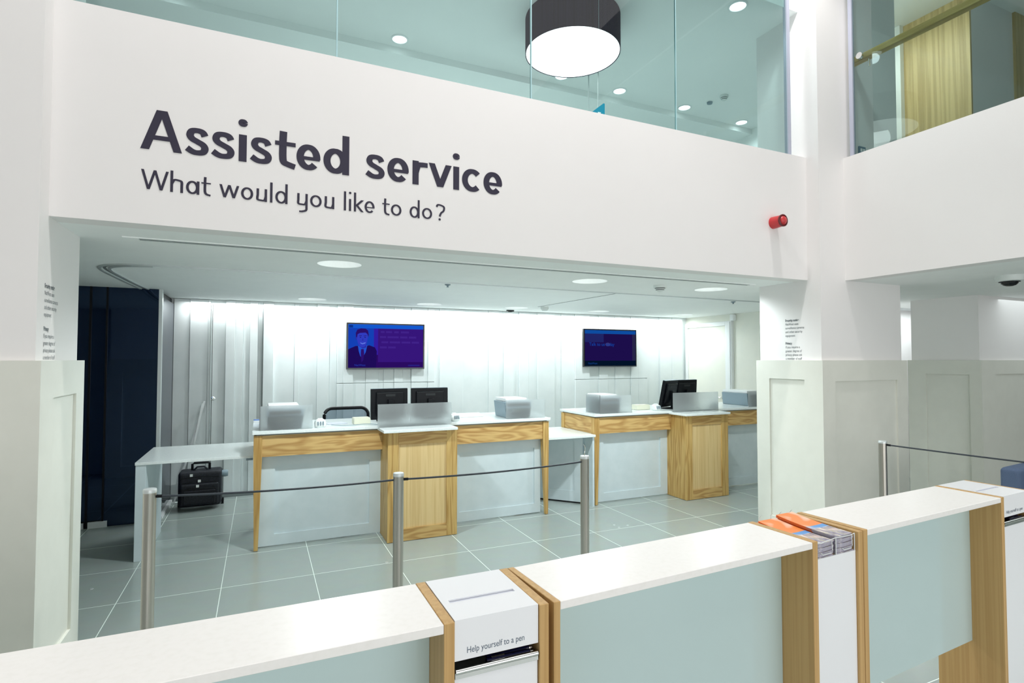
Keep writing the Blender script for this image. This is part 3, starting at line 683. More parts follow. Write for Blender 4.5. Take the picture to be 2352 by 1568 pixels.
# frosted screens, machines, terminals
def screen(x0, x1, y, z, h, label, ret=0):
    r = thing('frosted_screen', label, 'screen', ((x0+x1)/2, y, z))
    MB().box(x0, x1, y, y+.008, z, z+h).build('panel', M_frost, r)
    if ret: MB().box(x0, x0+.008, y+.009, y+ret, z, z+h).build('return_panel', M_frost, r)
    return r
screen(0.0, .437, 5.33, 1.0255, .21, 'frosted screen at the left end of the nearer counter', .25)
screen(.998, 1.709, 5.225, 1.0125, .215, 'wide frosted screen in front of the pair of monitors on the nearer counter')
screen(2.340, 2.797, 5.33, 1.0255, .195, 'frosted screen at the right end of the nearer counter', .0)
screen(3.54, 3.98, 5.40, 1.0255, .205, 'frosted screen at the left end of the further counter', .30)
screen(4.53, 5.24, 5.325, 1.0125, .23, 'wide frosted screen on the pedestal of the further counter')
screen(5.86, 6.28, 5.42, 1.0255, .19, 'frosted screen glimpsed beside the right pillar')
def machine(x0, x1, y0, y1, h, label, lean=.02):
    r = thing('cash_machine_unit', label, 'office machine', ((x0+x1)/2, (y0+y1)/2, 1.0255))
    z = 1.026
    MB().hexa([(x0+lean, y0, z), (x1-lean, y0, z), (x1-lean, y1, z), (x0+lean, y1, z)], [(x0, y0, z+h), (x1, y0, z+h), (x1, y1, z+h), (x0, y1, z+h)]).build('body', M_grey, r, bevel=.006)
    MB().box(x0+.02, x1-.05, y0+.02, y1, z+h+.001, z+h+.035).build('top_tray', M_trimw, r, bevel=.004)
    MB().box(x0+.10, x1-.10, y0-.004, y0+.001, z+h*.35, z+h*.55).build('fascia', M_pale, r)
    MB().box(x0+.03, x1-.03, y0-.003, y0+.001, z+h*.72, z+h*.9).build('slot', M_dark, r)
    return r
machine(.05, .375, 5.42, 5.72, .175, 'grey machine behind the left frosted screen of the nearer counter')
machine(2.36, 2.68, 5.42, 5.72, .170, 'grey machine behind the right frosted screen of the nearer counter')
machine(3.60, 3.90, 5.50, 5.80, .175, 'grey machine behind the left frosted screen of the further counter')
machine(5.92, 6.25, 5.50, 5.95, .165, 'grey machine at the far right of the further counter')
def terminal(x, y, rz, label):
    r = thing('card_terminal', label, 'card reader', (x, y, 1.0255), rz)
    mb = MB(); n = 20; prof = [(.040, 0), (.050, .010), (.052, .035), (.046, .058), (.030, .070)]
    vs = []
    for rr, h in prof:
        for k in range(n):
            a = 2*PI*k/n; c_, s_ = math.cos(a), math.sin(a)
            e = lambda v: math.copysign(abs(v)**.6, v)
            vs.append((rr*e(c_), rr*.95*e(s_)+h*.25, h))
    fs = [(i*n+k, i*n+(k+1) % n, (i+1)*n+(k+1) % n, (i+1)*n+k) for i in range(len(prof)-1) for k in range(n)]+[tuple(range(n))[::-1], tuple((len(prof)-1)*n+k for k in range(n))]
    mb.add(vs, fs).build('body', M_pale, r, local=True, smooth=True)
    mb = MB()
    for i in range(3):
        for j in range(3): mb.box(-.030+i*.022, -.016+i*.022, -.0525+j*.004, -.046+j*.004, .022+j*.012, .030+j*.012)
    mb.build('keypad', M_grey, r, local=True)
    MB().box(-.022, .022, .0, .03, .069, .078).build('cradle', M_trimw, r, local=True)
terminal(.51, 5.40, 0, 'white card terminal beside the left frosted screen of the nearer counter')
terminal(1.80, 5.40, .3, 'white card terminal right of the wide screen on the nearer counter')
terminal(4.42, 5.50, 0, 'white card terminal left of the wide screen on the further counter')
terminal(5.33, 5.50, 0, 'white card terminal right of the wide screen on the further counter')
def cbox(x0, x1, y0, y1, h, label, m=M_cream, nm='cream_box'):
    r = thing(nm, label, 'box', ((x0+x1)/2, (y0+y1)/2, 1.0255)); MB().box(x0, x1, y0, y1, 1.026, 1.026+h).build('body', m, r, bevel=.006)
    MB().box(x0+.004, x1-.004, y0+.004, y1-.004, 1.026+h, 1.03+h).build('lid', m, r); return r
cbox(.82, .975, 5.46, 5.60, .055, 'small cream box left of the monitors on the nearer counter')
cbox(4.22, 4.42, 5.62, 5.74, .055, 'small cream box left of the monitors on the further counter')
r = thing('keyboard', 'low pale keyboard behind the card terminal on the nearer counter', 'keyboard', (2.05, 5.72, 1.0255))
MB().hexa([(1.86, 5.66, 1.026), (2.22, 5.66, 1.026), (2.22, 5.80, 1.026), (1.86, 5.80, 1.026)], [(1.865, 5.665, 1.040), (2.215, 5.665, 1.040), (2.215, 5.795, 1.060), (1.865, 5.795, 1.060)]).build('body', M_pale, r, bevel=.003)
r = thing('name_tag', 'small blue and white tag at the far left end of the nearer counter', 'tag', (-.045, 6.03, 1.0255))
MB().box(-.05, .02, 6.03, 6.036, 1.026, 1.058).build('card', M_trimw, r); MB().box(-.051, .021, 6.028, 6.0305, 1.046, 1.056).build('blue_band', mat('blue_print', sr(90, 130, 210), .5), r)
r = thing('cable', 'thin grey cable curling beside the monitors on the nearer counter', 'cable', (.95, 5.4, 1.0255))
MB().tube(catmull([(.62, 5.50, 1.029)[:2], (.70, 5.42), (.80, 5.40), (.92, 5.44), (1.0, 5.38), (1.03, 5.30)], 6) and [(x, y, 1.030) for x, y in catmull([(.62, 5.50), (.70, 5.42), (.80, 5.40), (.92, 5.44), (1.0, 5.38), (1.03, 5.30)], 6)], .003, 6).build('wire', M_grey, r, smooth=True)
r = thing('paper_sheet', 'loose lilac printed sheet beside the left card terminal', 'paper', (.64, 5.62, 1.0255))
MB().hexa([(.60, 5.56, 1.026), (.78, 5.60, 1.026), (.74, 5.74, 1.026), (.56, 5.70, 1.026)], [(.60, 5.56, 1.028), (.78, 5.60, 1.028), (.74, 5.74, 1.028), (.56, 5.70, 1.028)]).build('sheet', mat('lilac_paper', sr(196, 200, 222), .6), r)

def monitor(x, y, z, w_, h_, rz, tilt, label):
    r = thing('monitor', label, 'monitor', (x, y, z), rz)
    T = Matrix.Rotation(tilt, 4, 'X'); zc = .20
    def bx(name, a, b, c, d, e, f, m, bev=.004):
        mb = MB(); mb.box(a, b, c, d, e, f); mb.v = [tuple((T @ Vector((p[0], p[1], p[2]-zc)))+Vector((0, 0, zc))) for p in mb.v]; return mb.build(name, m, r, local=True, bevel=bev)
    z0 = .02; z1 = z0+h_
    bx('casing', -w_/2, w_/2, -.020, .020, z0, z1, M_black, .006)
    bx('rear_bulge', -w_*.38, w_*.38, -.045, -.020, z0+h_*.15, z1-h_*.10, M_black, .01)
    bx('display', -w_/2+.012, w_/2-.012, .0195, .022, z0+.015, z1-.012, M_blackg, 0)
    bx('handle_slot', -w_*.13, w_*.13, -.0475, -.0445, z1-h_*.25, z1-h_*.18, M_dark, 0)
    bx('vent', -w_*.34, w_*.34, -.047, -.0448, z1-h_*.145, z1-h_*.13, M_dark, 0)
    bx('top_edge', -w_/2+.002, w_/2-.002, -.019, .019, z1, z1+.003, M_grey, 0)
    MB().box(-.03, .03, -.075, -.04, .01, .22).build('stand', M_black, r, local=True, bevel=.004)
    MB().box(-.11, .11, -.12, .08, 0, .012).build('foot', M_black, r, local=True, bevel=.004)
monitor(1.19, 5.64, 1.026, .375, .305, .10, -.02, 'left black monitor of the pair on the nearer counter, seen from behind')
monitor(1.60, 5.62, 1.026, .385, .305, -.02, -.02, 'right black monitor of the pair on the nearer counter, seen from behind')
monitor(4.74, 5.66, 1.026, .36, .34, .42, .20, 'tilted left black monitor on the further counter, seen from behind')
monitor(5.14, 5.82, 1.026, .40, .33, .05, .06, 'right black monitor on the further counter, seen from behind')

# office chair behind the nearer counter
r = thing('office_chair', 'black mesh office chair behind the nearer counter, only its back showing', 'chair', (.88, 6.55, 0))
def rr_pts(w_, z0, z1, rad, n=8):
    P = []
    for cx_, cz_, a0 in ((w_/2-rad, z1-rad, 0), (-w_/2+rad, z1-rad, 90), (-w_/2+rad, z0+rad, 180), (w_/2-rad, z0+rad, 270)):
        for k in range(n+1):
            a = math.radians(a0+90*k/n); P.append((cx_+rad*math.cos(a), cz_+rad*math.sin(a)))
    return P
po = rr_pts(.47, .62, 1.105, .08); pts = [(.88+x, 6.40+.10*(x/.235)**2*0-.0+(.03*(1-(x/.235)**2)), z) for x, z in po]
MB().tube(pts+[pts[0]], .018, 8).build('back_frame', M_black, r, smooth=True)
pin = rr_pts(.44, .64, 1.09, .07)
M_mesh = glassy('see_through_mesh', (.42, .48, .55), 1.05)
MB().add([(.88+x, 6.405+.03*(1-(x/.235)**2), z) for x, z in pin], [tuple(range(len(pin)))]).build('mesh_back', M_mesh, r)
MB().box(.64, 1.12, 6.44, 6.90, .45, .52).build('seat', M_blackm, r, bevel=.03)
MB().tube([(.88, 6.44, .50), (.88, 6.40, .56), (.88, 6.41, .66)], .02).build('back_stem', M_black, r)
MB().tube([(.88, 6.66, .10), (.88, 6.66, .45)], .025).build('gas_column', M_black, r)
for k in range(5):
    a = 2*PI*k/5+.3; MB().tube([(.88, 6.66, .10), (.88+.28*math.cos(a), 6.66+.28*math.sin(a), .065)], .018).lathe((.88+.28*math.cos(a), 6.66+.28*math.sin(a), .03), [(.03, -.015), (.03, .015)], 16, 'x').build('leg', M_black, r)

# suitcase
r = thing('suitcase', 'black wheeled fabric suitcase standing by the dark glass partition', 'suitcase', (-.58, 7.15, 0))
MB().box(-.795, -.375, 7.02, 7.26, .03, .415).build('shell', M_nylon, r, bevel=.035, seg=4)
MB().box(-.77, -.40, 6.985, 7.03, .05, .29).build('front_pocket', M_nylon, r, bevel=.02, seg=3)
MB().box(-.74, -.43, 6.965, 6.99, .07, .22).build('lower_pocket', M_nylon, r, bevel=.012, seg=3)
for z, a, b in ((.345, -.77, -.40), (.300, -.75, -.41), (.235, -.73, -.43)):
    MB().tube([(x, 7.014 if z > .31 else (6.982 if z > .25 else 6.962), z+.012*math.sin((x-a)/(b-a)*PI)) for x in [a+(b-a)*k/10 for k in range(11)]], .004, 6).build('zip', M_blackg, r)
MB().tube([(-.67, 7.14, .41), (-.67, 7.14, .48), (-.655, 7.14, .49), (-.515, 7.14, .49), (-.50, 7.14, .48), (-.50, 7.14, .41)], .013).build('telescopic_handle', M_black, r, smooth=True)
MB().tube([(-.655, 7.12, .415), (-.62, 7.11, .45), (-.55, 7.11, .45), (-.515, 7.12, .415)], .010).build('carry_handle', M_nylon, r, smooth=True)
for x, z in ((-.68, .365), (-.60, .305), (-.615, .255)): MB().box(x, x+.028, 6.955+(.05 if z > .35 else .02 if z > .3 else 0), 6.965+(.05 if z > .35 else .02 if z > .3 else 0), z, z+.028).build('zip_pull', M_chrome, r)
for x in (-.80, -.37): MB().lathe((x, 7.22, .035), [(.035, -.012), (.035, .012)], 20, 'x').build('wheel', M_black, r)
MB().lathe((-.345, 7.12, .36), [(.034, -.03), (.040, 0), (.034, .03)], 20, 'x').build('side_knob', M_grey, r, smooth=True)
# folding stand
r = thing('folding_stand', 'slim white folding stand leaning in the corner behind the suitcase', 'stand', (-.80, 7.42, 0))
MB().hexa([(-.88, 7.38, .02), (-.86, 7.38, .02), (-.86, 7.40, .02), (-.88, 7.40, .02)], [(-.60, 7.46, 1.15), (-.58, 7.46, 1.15), (-.58, 7.48, 1.15), (-.60, 7.48, 1.15)]).build('leg', M_trimw, r)
MB().hexa([(-.79, 7.30, .02), (-.77, 7.30, .02), (-.77, 7.32, .02), (-.79, 7.32, .02)], [(-.615, 7.44, 1.13), (-.595, 7.44, 1.13), (-.595, 7.46, 1.13), (-.615, 7.46, 1.13)]).build('leg', M_alu, r)
MB().box(-.91, -.82, 7.36, 7.42, 0, .02).box(-.82, -.74, 7.29, 7.34, 0, .02).build('foot', M_pale, r)

# wall screens
def tv(x0, x1, z0, z1, label, kind):
    y = 7.50; r = thing('wall_screen', label, 'television', ((x0+x1)/2, y, z0))
    MB().box(x0, x1, y, y+.04, z0, z1).build('casing', M_blackg, r, bevel=.004)
    MB().box((x0+x1)/2-.15, (x0+x1)/2+.15, y+.04, 7.57, z0+.2, z1-.2).build('bracket', M_dark, r)
    MB().box(x0+.003, x1-.003, y-.003, y+.002, z0+.001, z0+.014).build('lower_trim', M_lowtrim, r)
    bz = .020; ax0, ax1, az0, az1 = x0+bz, x1-bz, z0+bz, z1-bz; Wd, Hh = ax1-ax0, az1-az0
    e = lambda c, s=1.0: emis('screen_colour', sr(*c), s)
    def rect(nm, u0, u1, v0, v1, m, k=1):
        yy = y-.0008*k; return MB().quad((ax0+u0*Wd, yy, az0+v0*Hh), (ax0+u1*Wd, yy, az0+v0*Hh), (ax0+u1*Wd, yy, az0+v1*Hh), (ax0+u0*Wd, yy, az0+v1*Hh)).build(nm, m, r)
    def poly(nm, pts, m, k):
        yy = y-.0008*k; return MB().quad(*[(ax0+u*Wd, yy, az0+v*Hh) for u, v in pts]).build(nm, m, r)
    if kind == 1:
        rect('picture', 0, 1, 0, 1, e((42, 12, 96)), 1)
        rect('top_bar', 0, 1, .91, 1, e((20, 88, 205)), 2); rect('top_bar_tab', .01, .06, .92, .98, e((12, 50, 140)), 3)
        rect('text_block', .385, .995, .13, .91, e((54, 22, 122)), 2)
        rect('photo_area', 0, .33, .12, .91, e((20, 64, 180)), 2); rect('photo_edge', .33, .385, .30, .91, e((52, 30, 160)), 2)
        # smiling man in suit and tie
        suit = [(0, 0), (.36, 0), (.37, .38), (.345, .47), (.27, .52), (.235, .50), (.13, .50), (.095, .50), (.02, .44), (0, .42)]
        poly('suit', suit, e((30, 12, 88)), 3)
        poly('shirt', [(.125, .50), (.245, .52), (.225, .36), (.18, .22), (.155, .27), (.135, .38)], e((34, 84, 205)), 4)
        poly('tie', [(.165, .43), (.20, .43), (.205, .33), (.195, .18), (.17, .12), (.16, .33)], e((44, 18, 110)), 5)
        poly('neck', [(.14, .56), (.23, .56), (.235, .47), (.185, .44), (.135, .50)], e((42, 48, 168)), 5)
        head = [(.18+.077*math.cos(a)*(1 if math.sin(a) > 0 else .86), .67+.20*math.sin(a)) for a in [2*PI*k/28 for k in range(28)]]
        poly('face', head, e((48, 60, 190)), 6)
        poly('ear', [(.104+.012*math.cos(a), .68+.04*math.sin(a)) for a in [2*PI*k/12 for k in range(12)]], e((40, 48, 165)), 6)
        poly('hair', [(.098, .70), (.095, .80), (.115, .875), (.16, .905), (.22, .90), (.252, .86), (.262, .77), (.256, .70), (.245, .775), (.22, .81), (.15, .80), (.118, .77), (.112, .70)], e((42, 16, 104)), 7)
        poly('smile', [(.15, .585), (.18, .565), (.225, .59), (.215, .555), (.18, .540), (.16, .555)], e((96, 120, 225)), 8)
        for u in (.155, .215): poly('eye', [(u+.010*math.cos(a), .70+.009*math.sin(a)) for a in [2*PI*k/10 for k in range(10)]], e((24, 20, 90)), 8)
        poly('nose', [(.186, .69), (.193, .625), (.176, .625)], e((38, 44, 160)), 8)
        for u in (.155, .215): poly('eyebrow', [(u-.018, .728), (u+.018, .733), (u+.018, .743), (u-.018, .738)], e((28, 14, 90)), 8)
        tm = e((64, 34, 136))
        for v, words in ((.81, ((.42, .47), (.49, .57), (.60, .66), (.69, .80))), (.69, ((.41, .49), (.51, .66), (.68, .78), (.80, .90))), (.57, ((.43, .52), (.54, .68), (.70, .82), (.84, .94))), (.45, ((.41, .50), (.52, .62)))):
            for u0, u1 in words: rect('blurred_word', u0, u1, v, v+.045, tm, 3)
        text_obj('text_line', 'NatWest', .038, e((34, 58, 175)), r, root_mat(r).inverted() @ frame((ax0+.08*Wd, y-.004, az0+.04*Hh), (1, 0, 0), (0, 0, 1)))
        rect('blurred_word', .79, .95, .035, .065, e((40, 32, 130)), 3)
    else:
        rect('picture', 0, 1, 0, 1, e((28, 14, 74)), 1)
        rect('lower_band', 0, 1, 0, .14, e((2, 18, 40)), 2); rect('side_band', .93, 1, .14, .9, e((38, 36, 72)), 2)
        rect('photo_area', 0, .36, .66, .9, e((32, 36, 100)), 2)
        rect('top_bar', 0, 1, .90, 1, e((14, 76, 160)), 2)
        poly('glow', [(.44+.05*math.cos(a), .60+.05*math.sin(a)) for a in [2*PI*k/16 for k in range(16)]], e((56, 56, 118)), 3)
        text_obj('text_line', 'Talk to us today', .072, e((16, 58, 150)), r, root_mat(r).inverted() @ frame((ax0+.08*Wd, y-.0035, az0+.56*Hh), (1, 0, 0), (0, 0, 1)), bold=.001)
        text_obj('text_line', 'NatWest', .045, e((22, 62, 130)), r, root_mat(r).inverted() @ frame((ax0+.06*Wd, y-.003, az0+.04*Hh), (1, 0, 0), (0, 0, 1)))
tv(1.022, 2.063, 1.512, 2.125, 'wall screen showing a smiling man in suit on blue and purple', 1)
tv(4.620, 5.630, 1.525, 2.128, 'darker wall screen further right with blue text line on purple', 2)

# ------------------------------------------------------------------ queue barrier
def post(x, y, label):
    r = thing('barrier_post', label, 'post', (x, y, 0))
    MB().lathe((0, 0, 0), [(.029, .012), (.029, .985)], 32).build('pole', M_steel, r, local=True, smooth=True)
    MB().lathe((0, 0, 0), [(.0305, .985), (.0305, 1.000), (.028, 1.004), (.001, 1.005)], 32).build('cap', M_alu, r, local=True, smooth=True)
    MB().lathe((0, 0, 0), [(.060, 0), (.060, .006), (.052, .012), (.029, .013)], 32).build('floor_plate', M_steel, r, local=True, smooth=True)
    return r
PP = [(-.491, 3.285), (.725, 3.17), (1.988, 3.22), (4.512, 2.844)]
post(*PP[0], 'brushed steel barrier post, leftmost, in front of the low white table')
post(*PP[1], 'brushed steel barrier post in front of the oak pedestal of the nearer counter')
p3 = post(*PP[2], 'brushed steel barrier post in front of the gap between the counters')
MB().tube([(-.002, 0, 1.0), (.0, 0, 1.03), (.006, .0, 1.05), (.0, 0, 1.07), (-.008, 0, 1.078)], .0035, 6).build('end_hook', M_chrome, p3, local=True, smooth=True)
post(*PP[3], 'brushed steel barrier post in front of the right pillar')
def rope(a, b, sag, label, za=.965, zb=.965):
    r = thing('barrier_rope', label, 'rope', (a[0], a[1], za)); d = Vector((b[0]-a[0], b[1]-a[1])).normalized()*.029
    A = (a[0]+d.x, a[1]+d.y); B = (b[0]-d.x, b[1]-d.y)
    pts = [(A[0]+(B[0]-A[0])*t, A[1]+(B[1]-A[1])*t, za+(zb-za)*t-sag*4*t*(1-t)) for t in [k/16 for k in range(17)]]
    MB().tube(pts, .0055, 8).build('cord', M_rope, r, smooth=True)
    MB().tube([pts[0], (Vector(pts[0])*.97+Vector(pts[1])*.03+Vector((0, 0, 0)))] if False else [pts[0], tuple(Vector(pts[0]).lerp(Vector(pts[1]), .35))], .008, 8).build('end_fitting', M_black, r)
rope(PP[0], PP[1], .012, 'thin dark rope between the leftmost and second barrier posts')
rope(PP[1], PP[2], .012, 'thin dark rope between the second and third barrier posts')
rope(PP[3], (4.80, 1.60), .004, 'thin dark rope running right from the post by the pillar', .975, .955)
post(4.80, 1.60, 'brushed steel barrier post at the camera end of the right hand rope')

# floor screws
scr = [(3.237, 4.69), (3.23, 4.599), (3.351, 4.623), (.958, 4.591), (-1.081, 4.933)]
for i, (x, y) in enumerate(scr):
    lb = ['floor socket stud furthest back of the three by the third post', 'floor socket stud nearest of the three by the third post', 'floor socket stud rightmost of the three by the third post', 'single floor stud left of the second barrier post', 'single floor stud near the left pillar'][i]
    r = thing('floor_stud', lb, 'floor fitting', (x, y, 0)); MB().lathe((x, y, 0), [(.014, 0), (.013, .002), (.009, .003), (.001, .002)], 20).build('cap', M_alu, r, smooth=True)

# ------------------------------------------------------------------ writing desks in the foreground
DT = 1.05; DD = .255; PT = .0265
def desk(label, ox, oy, rz, segs, x_start=0):
    """segs: list of ('panel'|'shelf'|'box'|'rack', length)"""
    r = thing('writing_desk', label, 'desk', (ox, oy, 0), rz); x = x_start; info = {}
    for kind, Ln in segs:
        a, b = x, x+Ln; x = b
        if kind == 'panel': MB().box(a+.0006, b-.0006, 0, DD, 0, DT).build('side_panel', M_oakD, r, local=True, bevel=.0012, seg=1)
        if kind == 'shelf':
            MB().box(a, b, 0.0005, DD-.001, DT-.022, DT-.001).build('worktop', M_stone, r, local=True, bevel=.0012, seg=1)
            MB().box(a, b, .118, .127, .39, DT-.022).build('glass_panel', M_dglass, r, local=True)
        if kind == 'box':
            s0, s1, t0, t1 = a+.020, b-.020, .100, .117; z1 = DT+.0005; z0 = .958; wl = .004
            mb = MB()
            mb.box(a+.001, b-.001, .006, t0, z1-wl, z1); mb.box(a+.001, b-.001, t1, DD-.001, z1-wl, z1); mb.box(a+.001, s0, t0, t1, z1-wl, z1); mb.box(s1, b-.001, t0, t1, z1-wl, z1)
            mb.box(a+.001, b-.001, .006, .006+wl, z0, z1-wl); mb.box(a+.001, b-.001, DD-.006, DD-.001, .62, z1-wl)
            
            o = mb.build('pen_box', M_acry, r, local=True)
            MB().box(s0-.001, s1+.001, t0-.001, t1+.001, z1-wl-.003, z1-wl-.0005).build('slot_base', M_slotb, o, local=True)  # shallow slot floor, inner light put into its pale colour
            text_obj('lettering', 'Help yourself to a pen', .0205, M_inkb, o, frame((a+.030, .0055, z0+.014), (1, 0, 0), (0, 0, 1)), xscale=.80 if b-a < .23 else .84)
            MB().box(a+.002, b-.002, .012, .235, .885, .890).box(a+.002, b-.002, .226, .235, .89, .955).build('pen_tray', M_grey, r, local=True)
            MB().tube([(a+.003, .006, .934), (b-.003, .006, .934)], .0065, 12).box(a+.002, b-.002, .004, .010, .918, .932).build('chrome_lip', M_chrome, r, local=True, smooth=True)
            MB().box(a+.002, b-.002, .008, .014, .05, .918).build('lower_door', M_acry, r, local=True)
            MB().box(a+.003, b-.003, .236, .244, .05, .885).build('back_board', M_acry, r, local=True)
            info['box'] = (a, b)
        if kind == 'rack':
            MB().box(a+.001, b-.001, .010, .016, .03, .985).build('lower_door', M_acry, r, local=True)
            MB().box(a+.002, b-.002, .016, DD-.01, .975, .983).build('rack_floor', M_clear, r, local=True)
            mid = (a+b)/2; wr = .0018
            def wire(pts, k): MB().tube(pts, wr*k, 8).build('rack_wire', M_pale, r, local=True, smooth=True)
            for xx in (mid, b-.006): wire([(xx, .010, .985), (xx, .010, 1.043)], 1)
            for x0_, x1_ in ((a+.03, mid-.022), (mid+.035, b-.022)):
                wire([(x1_, .010, 1.040), (x1_, .008, 1.005), (x1_-.006, .008, .997), (x0_+.006, .008, .997), (x0_, .010, 1.003)], .8)
            wire([(a+.004, .010, 1.040), (a+.03, .010, 1.036), (mid, .010, 1.043), (b-.03, .010, 1.040), (b-.005, .010, 1.044)], .7)
            for xx in (a+.03, mid-.02, mid+.03, b-.02): wire([(xx, DD-.01, .985), (xx, DD-.006, 1.062), (xx+.012, DD-.004, 1.066)], .7)
            info['rack'] = (a, b)
    return r, info
dA, iA = desk('nearest white-topped writing desk at the left with pen box reading Help yourself to a pen', 0, 1.229, 0, [('panel', PT), ('shelf', 1.61), ('panel', PT), ('box', .216), ('panel', PT)], x_start=-1.2497)
dB, iB = desk('middle white-topped writing desk with the leaflet rack at its right end', .6680, 1.2280, .0500, [('panel', .020), ('shelf', .972), ('panel', PT), ('rack', .219), ('panel', PT)])
dC, iC = desk('furthest white-topped writing desk at the right edge, floor showing under its glass', 1.9375, 1.2945, .0555, [('panel', PT), ('shelf', .977), ('panel', PT), ('box', .240), ('panel', PT*.8)])
# pens in the trays
def pens(root, a, b, n, where, grp):
    first = None
    for i in range(n):
        x0 = a+.085+.008*(i % 3); L_ = .118; yy = .022+.017*i; z = .8905+.0062
        P = root_mat(root) @ Vector((x0, yy, z)); rz = root.rotation_euler.z+(.05*((i*7) % 3-1))
        if first is None:
            t = thing('pen', 'navy ballpoint pen lying in the tray %s' % where, 'pen', P, rz, grp); first = t
            MB().tube([(0, 0, 0), (L_, 0, 0)], .006, 10).build('barrel', M_navy, t, local=True, smooth=True)
            MB().box(.01, .045, -.002, .002, .006, .0085).build('clip', M_chrome, t, local=True)
            MB().tube([(L_, 0, 0), (L_+.008, 0, 0)], .0035, 8).build('tip', M_chrome, t, local=True)
        else: dup(first, P, rz)
def pens2(root, a, b, where, grp):
    # pens heaped up to the opening
    first = None; k = 0
    for lay in range(4):
        for i in range(4 if lay < 3 else 3):
            P = root_mat(root) @ Vector((a+.085+.005*((k*5) % 4), .0195+.0135*i+.004*lay*0, .8975+.0128*lay)); rz = root.rotation_euler.z+.03*((k*7) % 3-1); k += 1
            if first is None:
                t = thing('pen', 'navy ballpoint pen heaped in the tray %s' % where, 'pen', P, rz, grp); first = t; L_ = .112
                MB().tube([(0, 0, 0), (L_, 0, 0)], .0058, 10).build('barrel', M_navy, t, local=True, smooth=True)
                MB().box(.012, .045, -.002, .002, .0055, .0075).build('clip', M_chrome, t, local=True)
                MB().tube([(L_, 0, 0), (L_+.008, 0, 0)], .0035, 8).build('tip', M_chrome, t, local=True)
            else: dup(first, P, rz)
pens2(dA, *iA['box'], 'of the nearest writing desk', 'pens in the nearest desk tray')
pens2(dC, *iC['box'], 'of the furthest writing desk', 'pens in the furthest desk tray')
# leaflets
def leaflet_mat():
    m = mat('leaflet_cover', sr(240, 140, 70), .3); g = N(m); tc = g.n('TexCoord'); sp = g.n('SeparateXYZ'); g.l(tc.outputs['Object'], sp.inputs[0])
    mr = g.n('MapRange'); mr.inputs[1].default_value = 0; mr.inputs[2].default_value = .235; g.l(sp.outputs[1], mr.inputs[0])
    no = g.n('TexNoise', Scale=26.0, Detail=3.0); mp = g.n('Mapping'); mp.inputs['Scale'].default_value = (2.2, .8, 1); g.l(tc.outputs['Object'], mp.inputs[0]); g.l(mp.outputs[0], no.inputs['Vector'])
    r1 = g.n('ValToRGB'); cr = r1.color_ramp; cr.elements[0].position = .36; cr.elements[0].color = sr(92, 78, 96); cr.elements[1].position = .62; cr.elements[1].color = sr(244, 238, 240)
    e = cr.elements.new(.48); e.color = sr(176, 172, 192); e = cr.elements.new(.55); e.color = sr(170, 165, 130); g.l(no.outputs['Fac'], r1.inputs[0])
    r2 = g.n('ValToRGB'); cr = r2.color_ramp; cr.interpolation = 'CONSTANT'; cr.elements[0].position = 0; cr.elements[0].color = (1, 1, 1, 1); cr.elements[1].position = .36; cr.elements[1].color = sr(96, 160, 222)
    e = cr.elements.new(.46); e.color = sr(246, 142, 66); g.l(mr.outputs[0], r2.inputs[0])
    gt = g.n('Math', operation='LESS_THAN'); gt.inputs[1].default_value = .36; g.l(mr.outputs[0], gt.inputs[0])
    mx = g.n('Mix', data_type='RGBA'); g.l(gt.outputs[0], mx.inputs[0]); g.l(r2.outputs[0], mx.inputs[6]); g.l(r1.outputs[0], mx.inputs[7])
    n2 = g.n('TexNoise', Scale=14.0, Detail=1.0); g.l(tc.outputs['Object'], n2.inputs['Vector']); r3 = g.n('ValToRGB'); r3.color_ramp.elements[0].position = .5; r3.color_ramp.elements[0].color = (0, 0, 0, 1); r3.color_ramp.elements[1].position = .64; r3.color_ramp.elements[1].color = (.6, .6, .6, 1)
    g.l(n2.outputs['Fac'], r3.inputs[0]); mx2 = g.n('Mix', data_type='RGBA'); mx2.inputs[7].default_value = sr(255, 232, 215); g.l(r3.outputs[0], mx2.inputs[0]); g.l(mx.outputs[2], mx2.inputs[6])
    g.l(mx2.outputs[2], g.b.inputs['Base Color']); return m
M_leaf = leaflet_mat(); M_pages = mottled('leaflet_pages', sr(150, 148, 166), sr(196, 192, 206), 400, .6, .3, ds=(.1, .1, 8))
_g = N(M_pages); _t = _g.n('TexCoord'); _s = _g.n('SeparateXYZ'); _g.l(_t.outputs['Object'], _s.inputs[0]); _h = _g.n('Math', operation='GREATER_THAN'); _h.inputs[1].default_value = .085
_g.l(_s.outputs[1], _h.inputs[0]); _m = _g.n('Mix', data_type='RGBA'); _m.inputs[7].default_value = sr(226, 112, 52); _old = [l for l in M_pages.node_tree.links if l.to_socket == _g.b.inputs['Base Color']][0].from_socket
_g.l(_h.outputs[0], _m.inputs[0]); _g.l(_old, _m.inputs[6]); _g.l(_m.outputs[2], _g.b.inputs['Base Color'])
ra, rb = iB['rack']; first = None
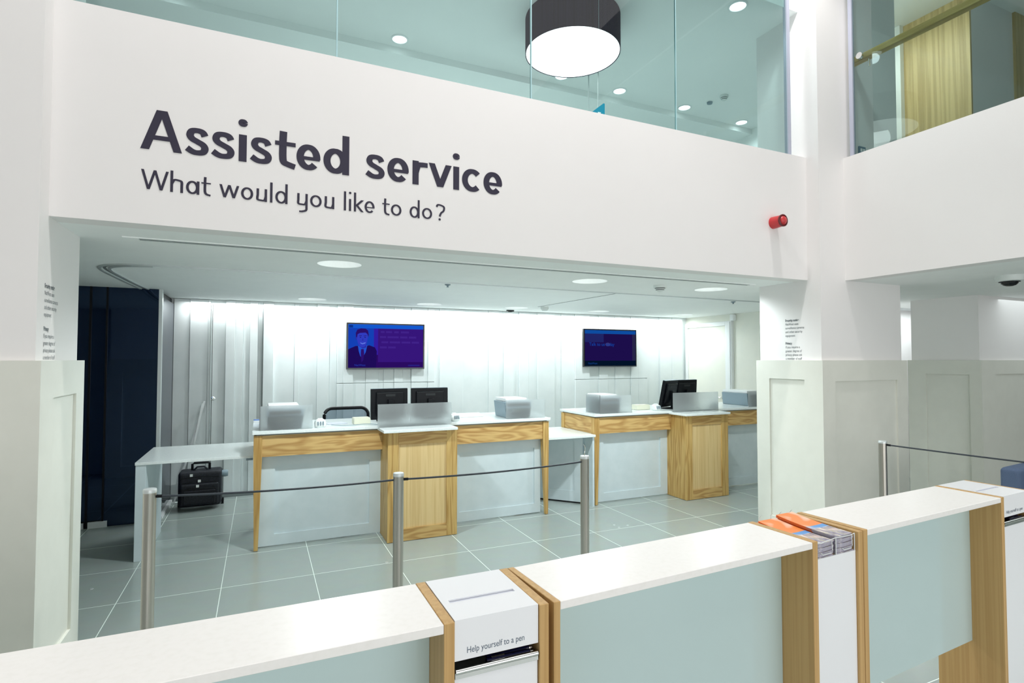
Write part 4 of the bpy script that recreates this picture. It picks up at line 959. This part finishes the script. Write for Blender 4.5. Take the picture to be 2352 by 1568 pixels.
for col in range(2):
    x0 = ra+.004+col*((rb-ra)/2-.001); wd = (rb-ra)/2-.016
    nst = (10, 12)[col]
    for i in range(nst):
        P = root_mat(dB) @ Vector((x0+.0015+.0018*((i*7+col*3) % 4), .014+.001*((i*5) % 3), .9835+i*.0052)); top = i == nst-1
        if first is None:
            t = thing('leaflet', '', 'leaflet', P, dB.rotation_euler.z, 'leaflets stacked in the wire rack'); first = t
            def bent(z0, z1, inset=0, NX=8):
                mb = MB(); vs = []; fs = []
                ny = 12
                for zz in (z0, z1):
                    for j in range(ny+1):
                        for k in range(NX+1):
                            u = k/NX; v = j/ny; x = inset+u*(wd-2*inset); y = inset+v*(.230-2*inset)
                            vs.append((x, y, zz-.0025*math.sin(u*PI)*(1-v)+.016*v*v))
                q = (ny+1)*(NX+1)
                for j in range(ny):
                    for k in range(NX):
                        a = j*(NX+1)+k; fs.append((a, a+1, a+NX+2, a+NX+1)); fs.append((q+a, q+a+NX+1, q+a+NX+2, q+a+1))
                for k in range(NX):
                    fs.append((k, q+k, q+k+1, k+1)); b = ny*(NX+1); fs.append((b+k, b+k+1, q+b+k+1, q+b+k))
                for j in range(ny):
                    a = j*(NX+1); fs.append((a, a+NX+1, q+a+NX+1, q+a)); b = a+NX; fs.append((b, q+b, q+b+NX+1, b+NX+1))
                return mb.add(vs, fs)
            bent(.0003, .0040, .0006).build('pages', M_pages, t, local=True, smooth=True); bent(.0041, .0048).build('cover', M_leaf, t, local=True, smooth=True)
            o = t
        else: o = dup(first, P, dB.rotation_euler.z+.012*((i*5+col*3) % 3-1))
        side = ('left', 'right')[col]
        o['label'] = ('top orange-covered leaflet of the %s hand stack in the rack' if top else 'leaflet under the top one in the %s hand stack of the rack') % side
        o['group'] = 'leaflets in the %s hand stack' % side

# armchair at the right edge
r = thing('armchair', 'slate blue upholstered chair back behind the furthest writing desk', 'armchair', (5.36, 2.05, 0), .1)
MB().box(-.36, .36, .16, .28, .38, .86).build('backrest', M_slate, r, local=True, bevel=.03, seg=4)
MB().box(-.36, .36, -.35, .20, .30, .46).build('seat', M_slate, r, local=True, bevel=.03, seg=4)
for x in (-.32, .32):
    for y in (-.30, .24): MB().tube([(x, y, 0), (x, y, .38)], .016).build('leg', M_chrome, r, local=True)
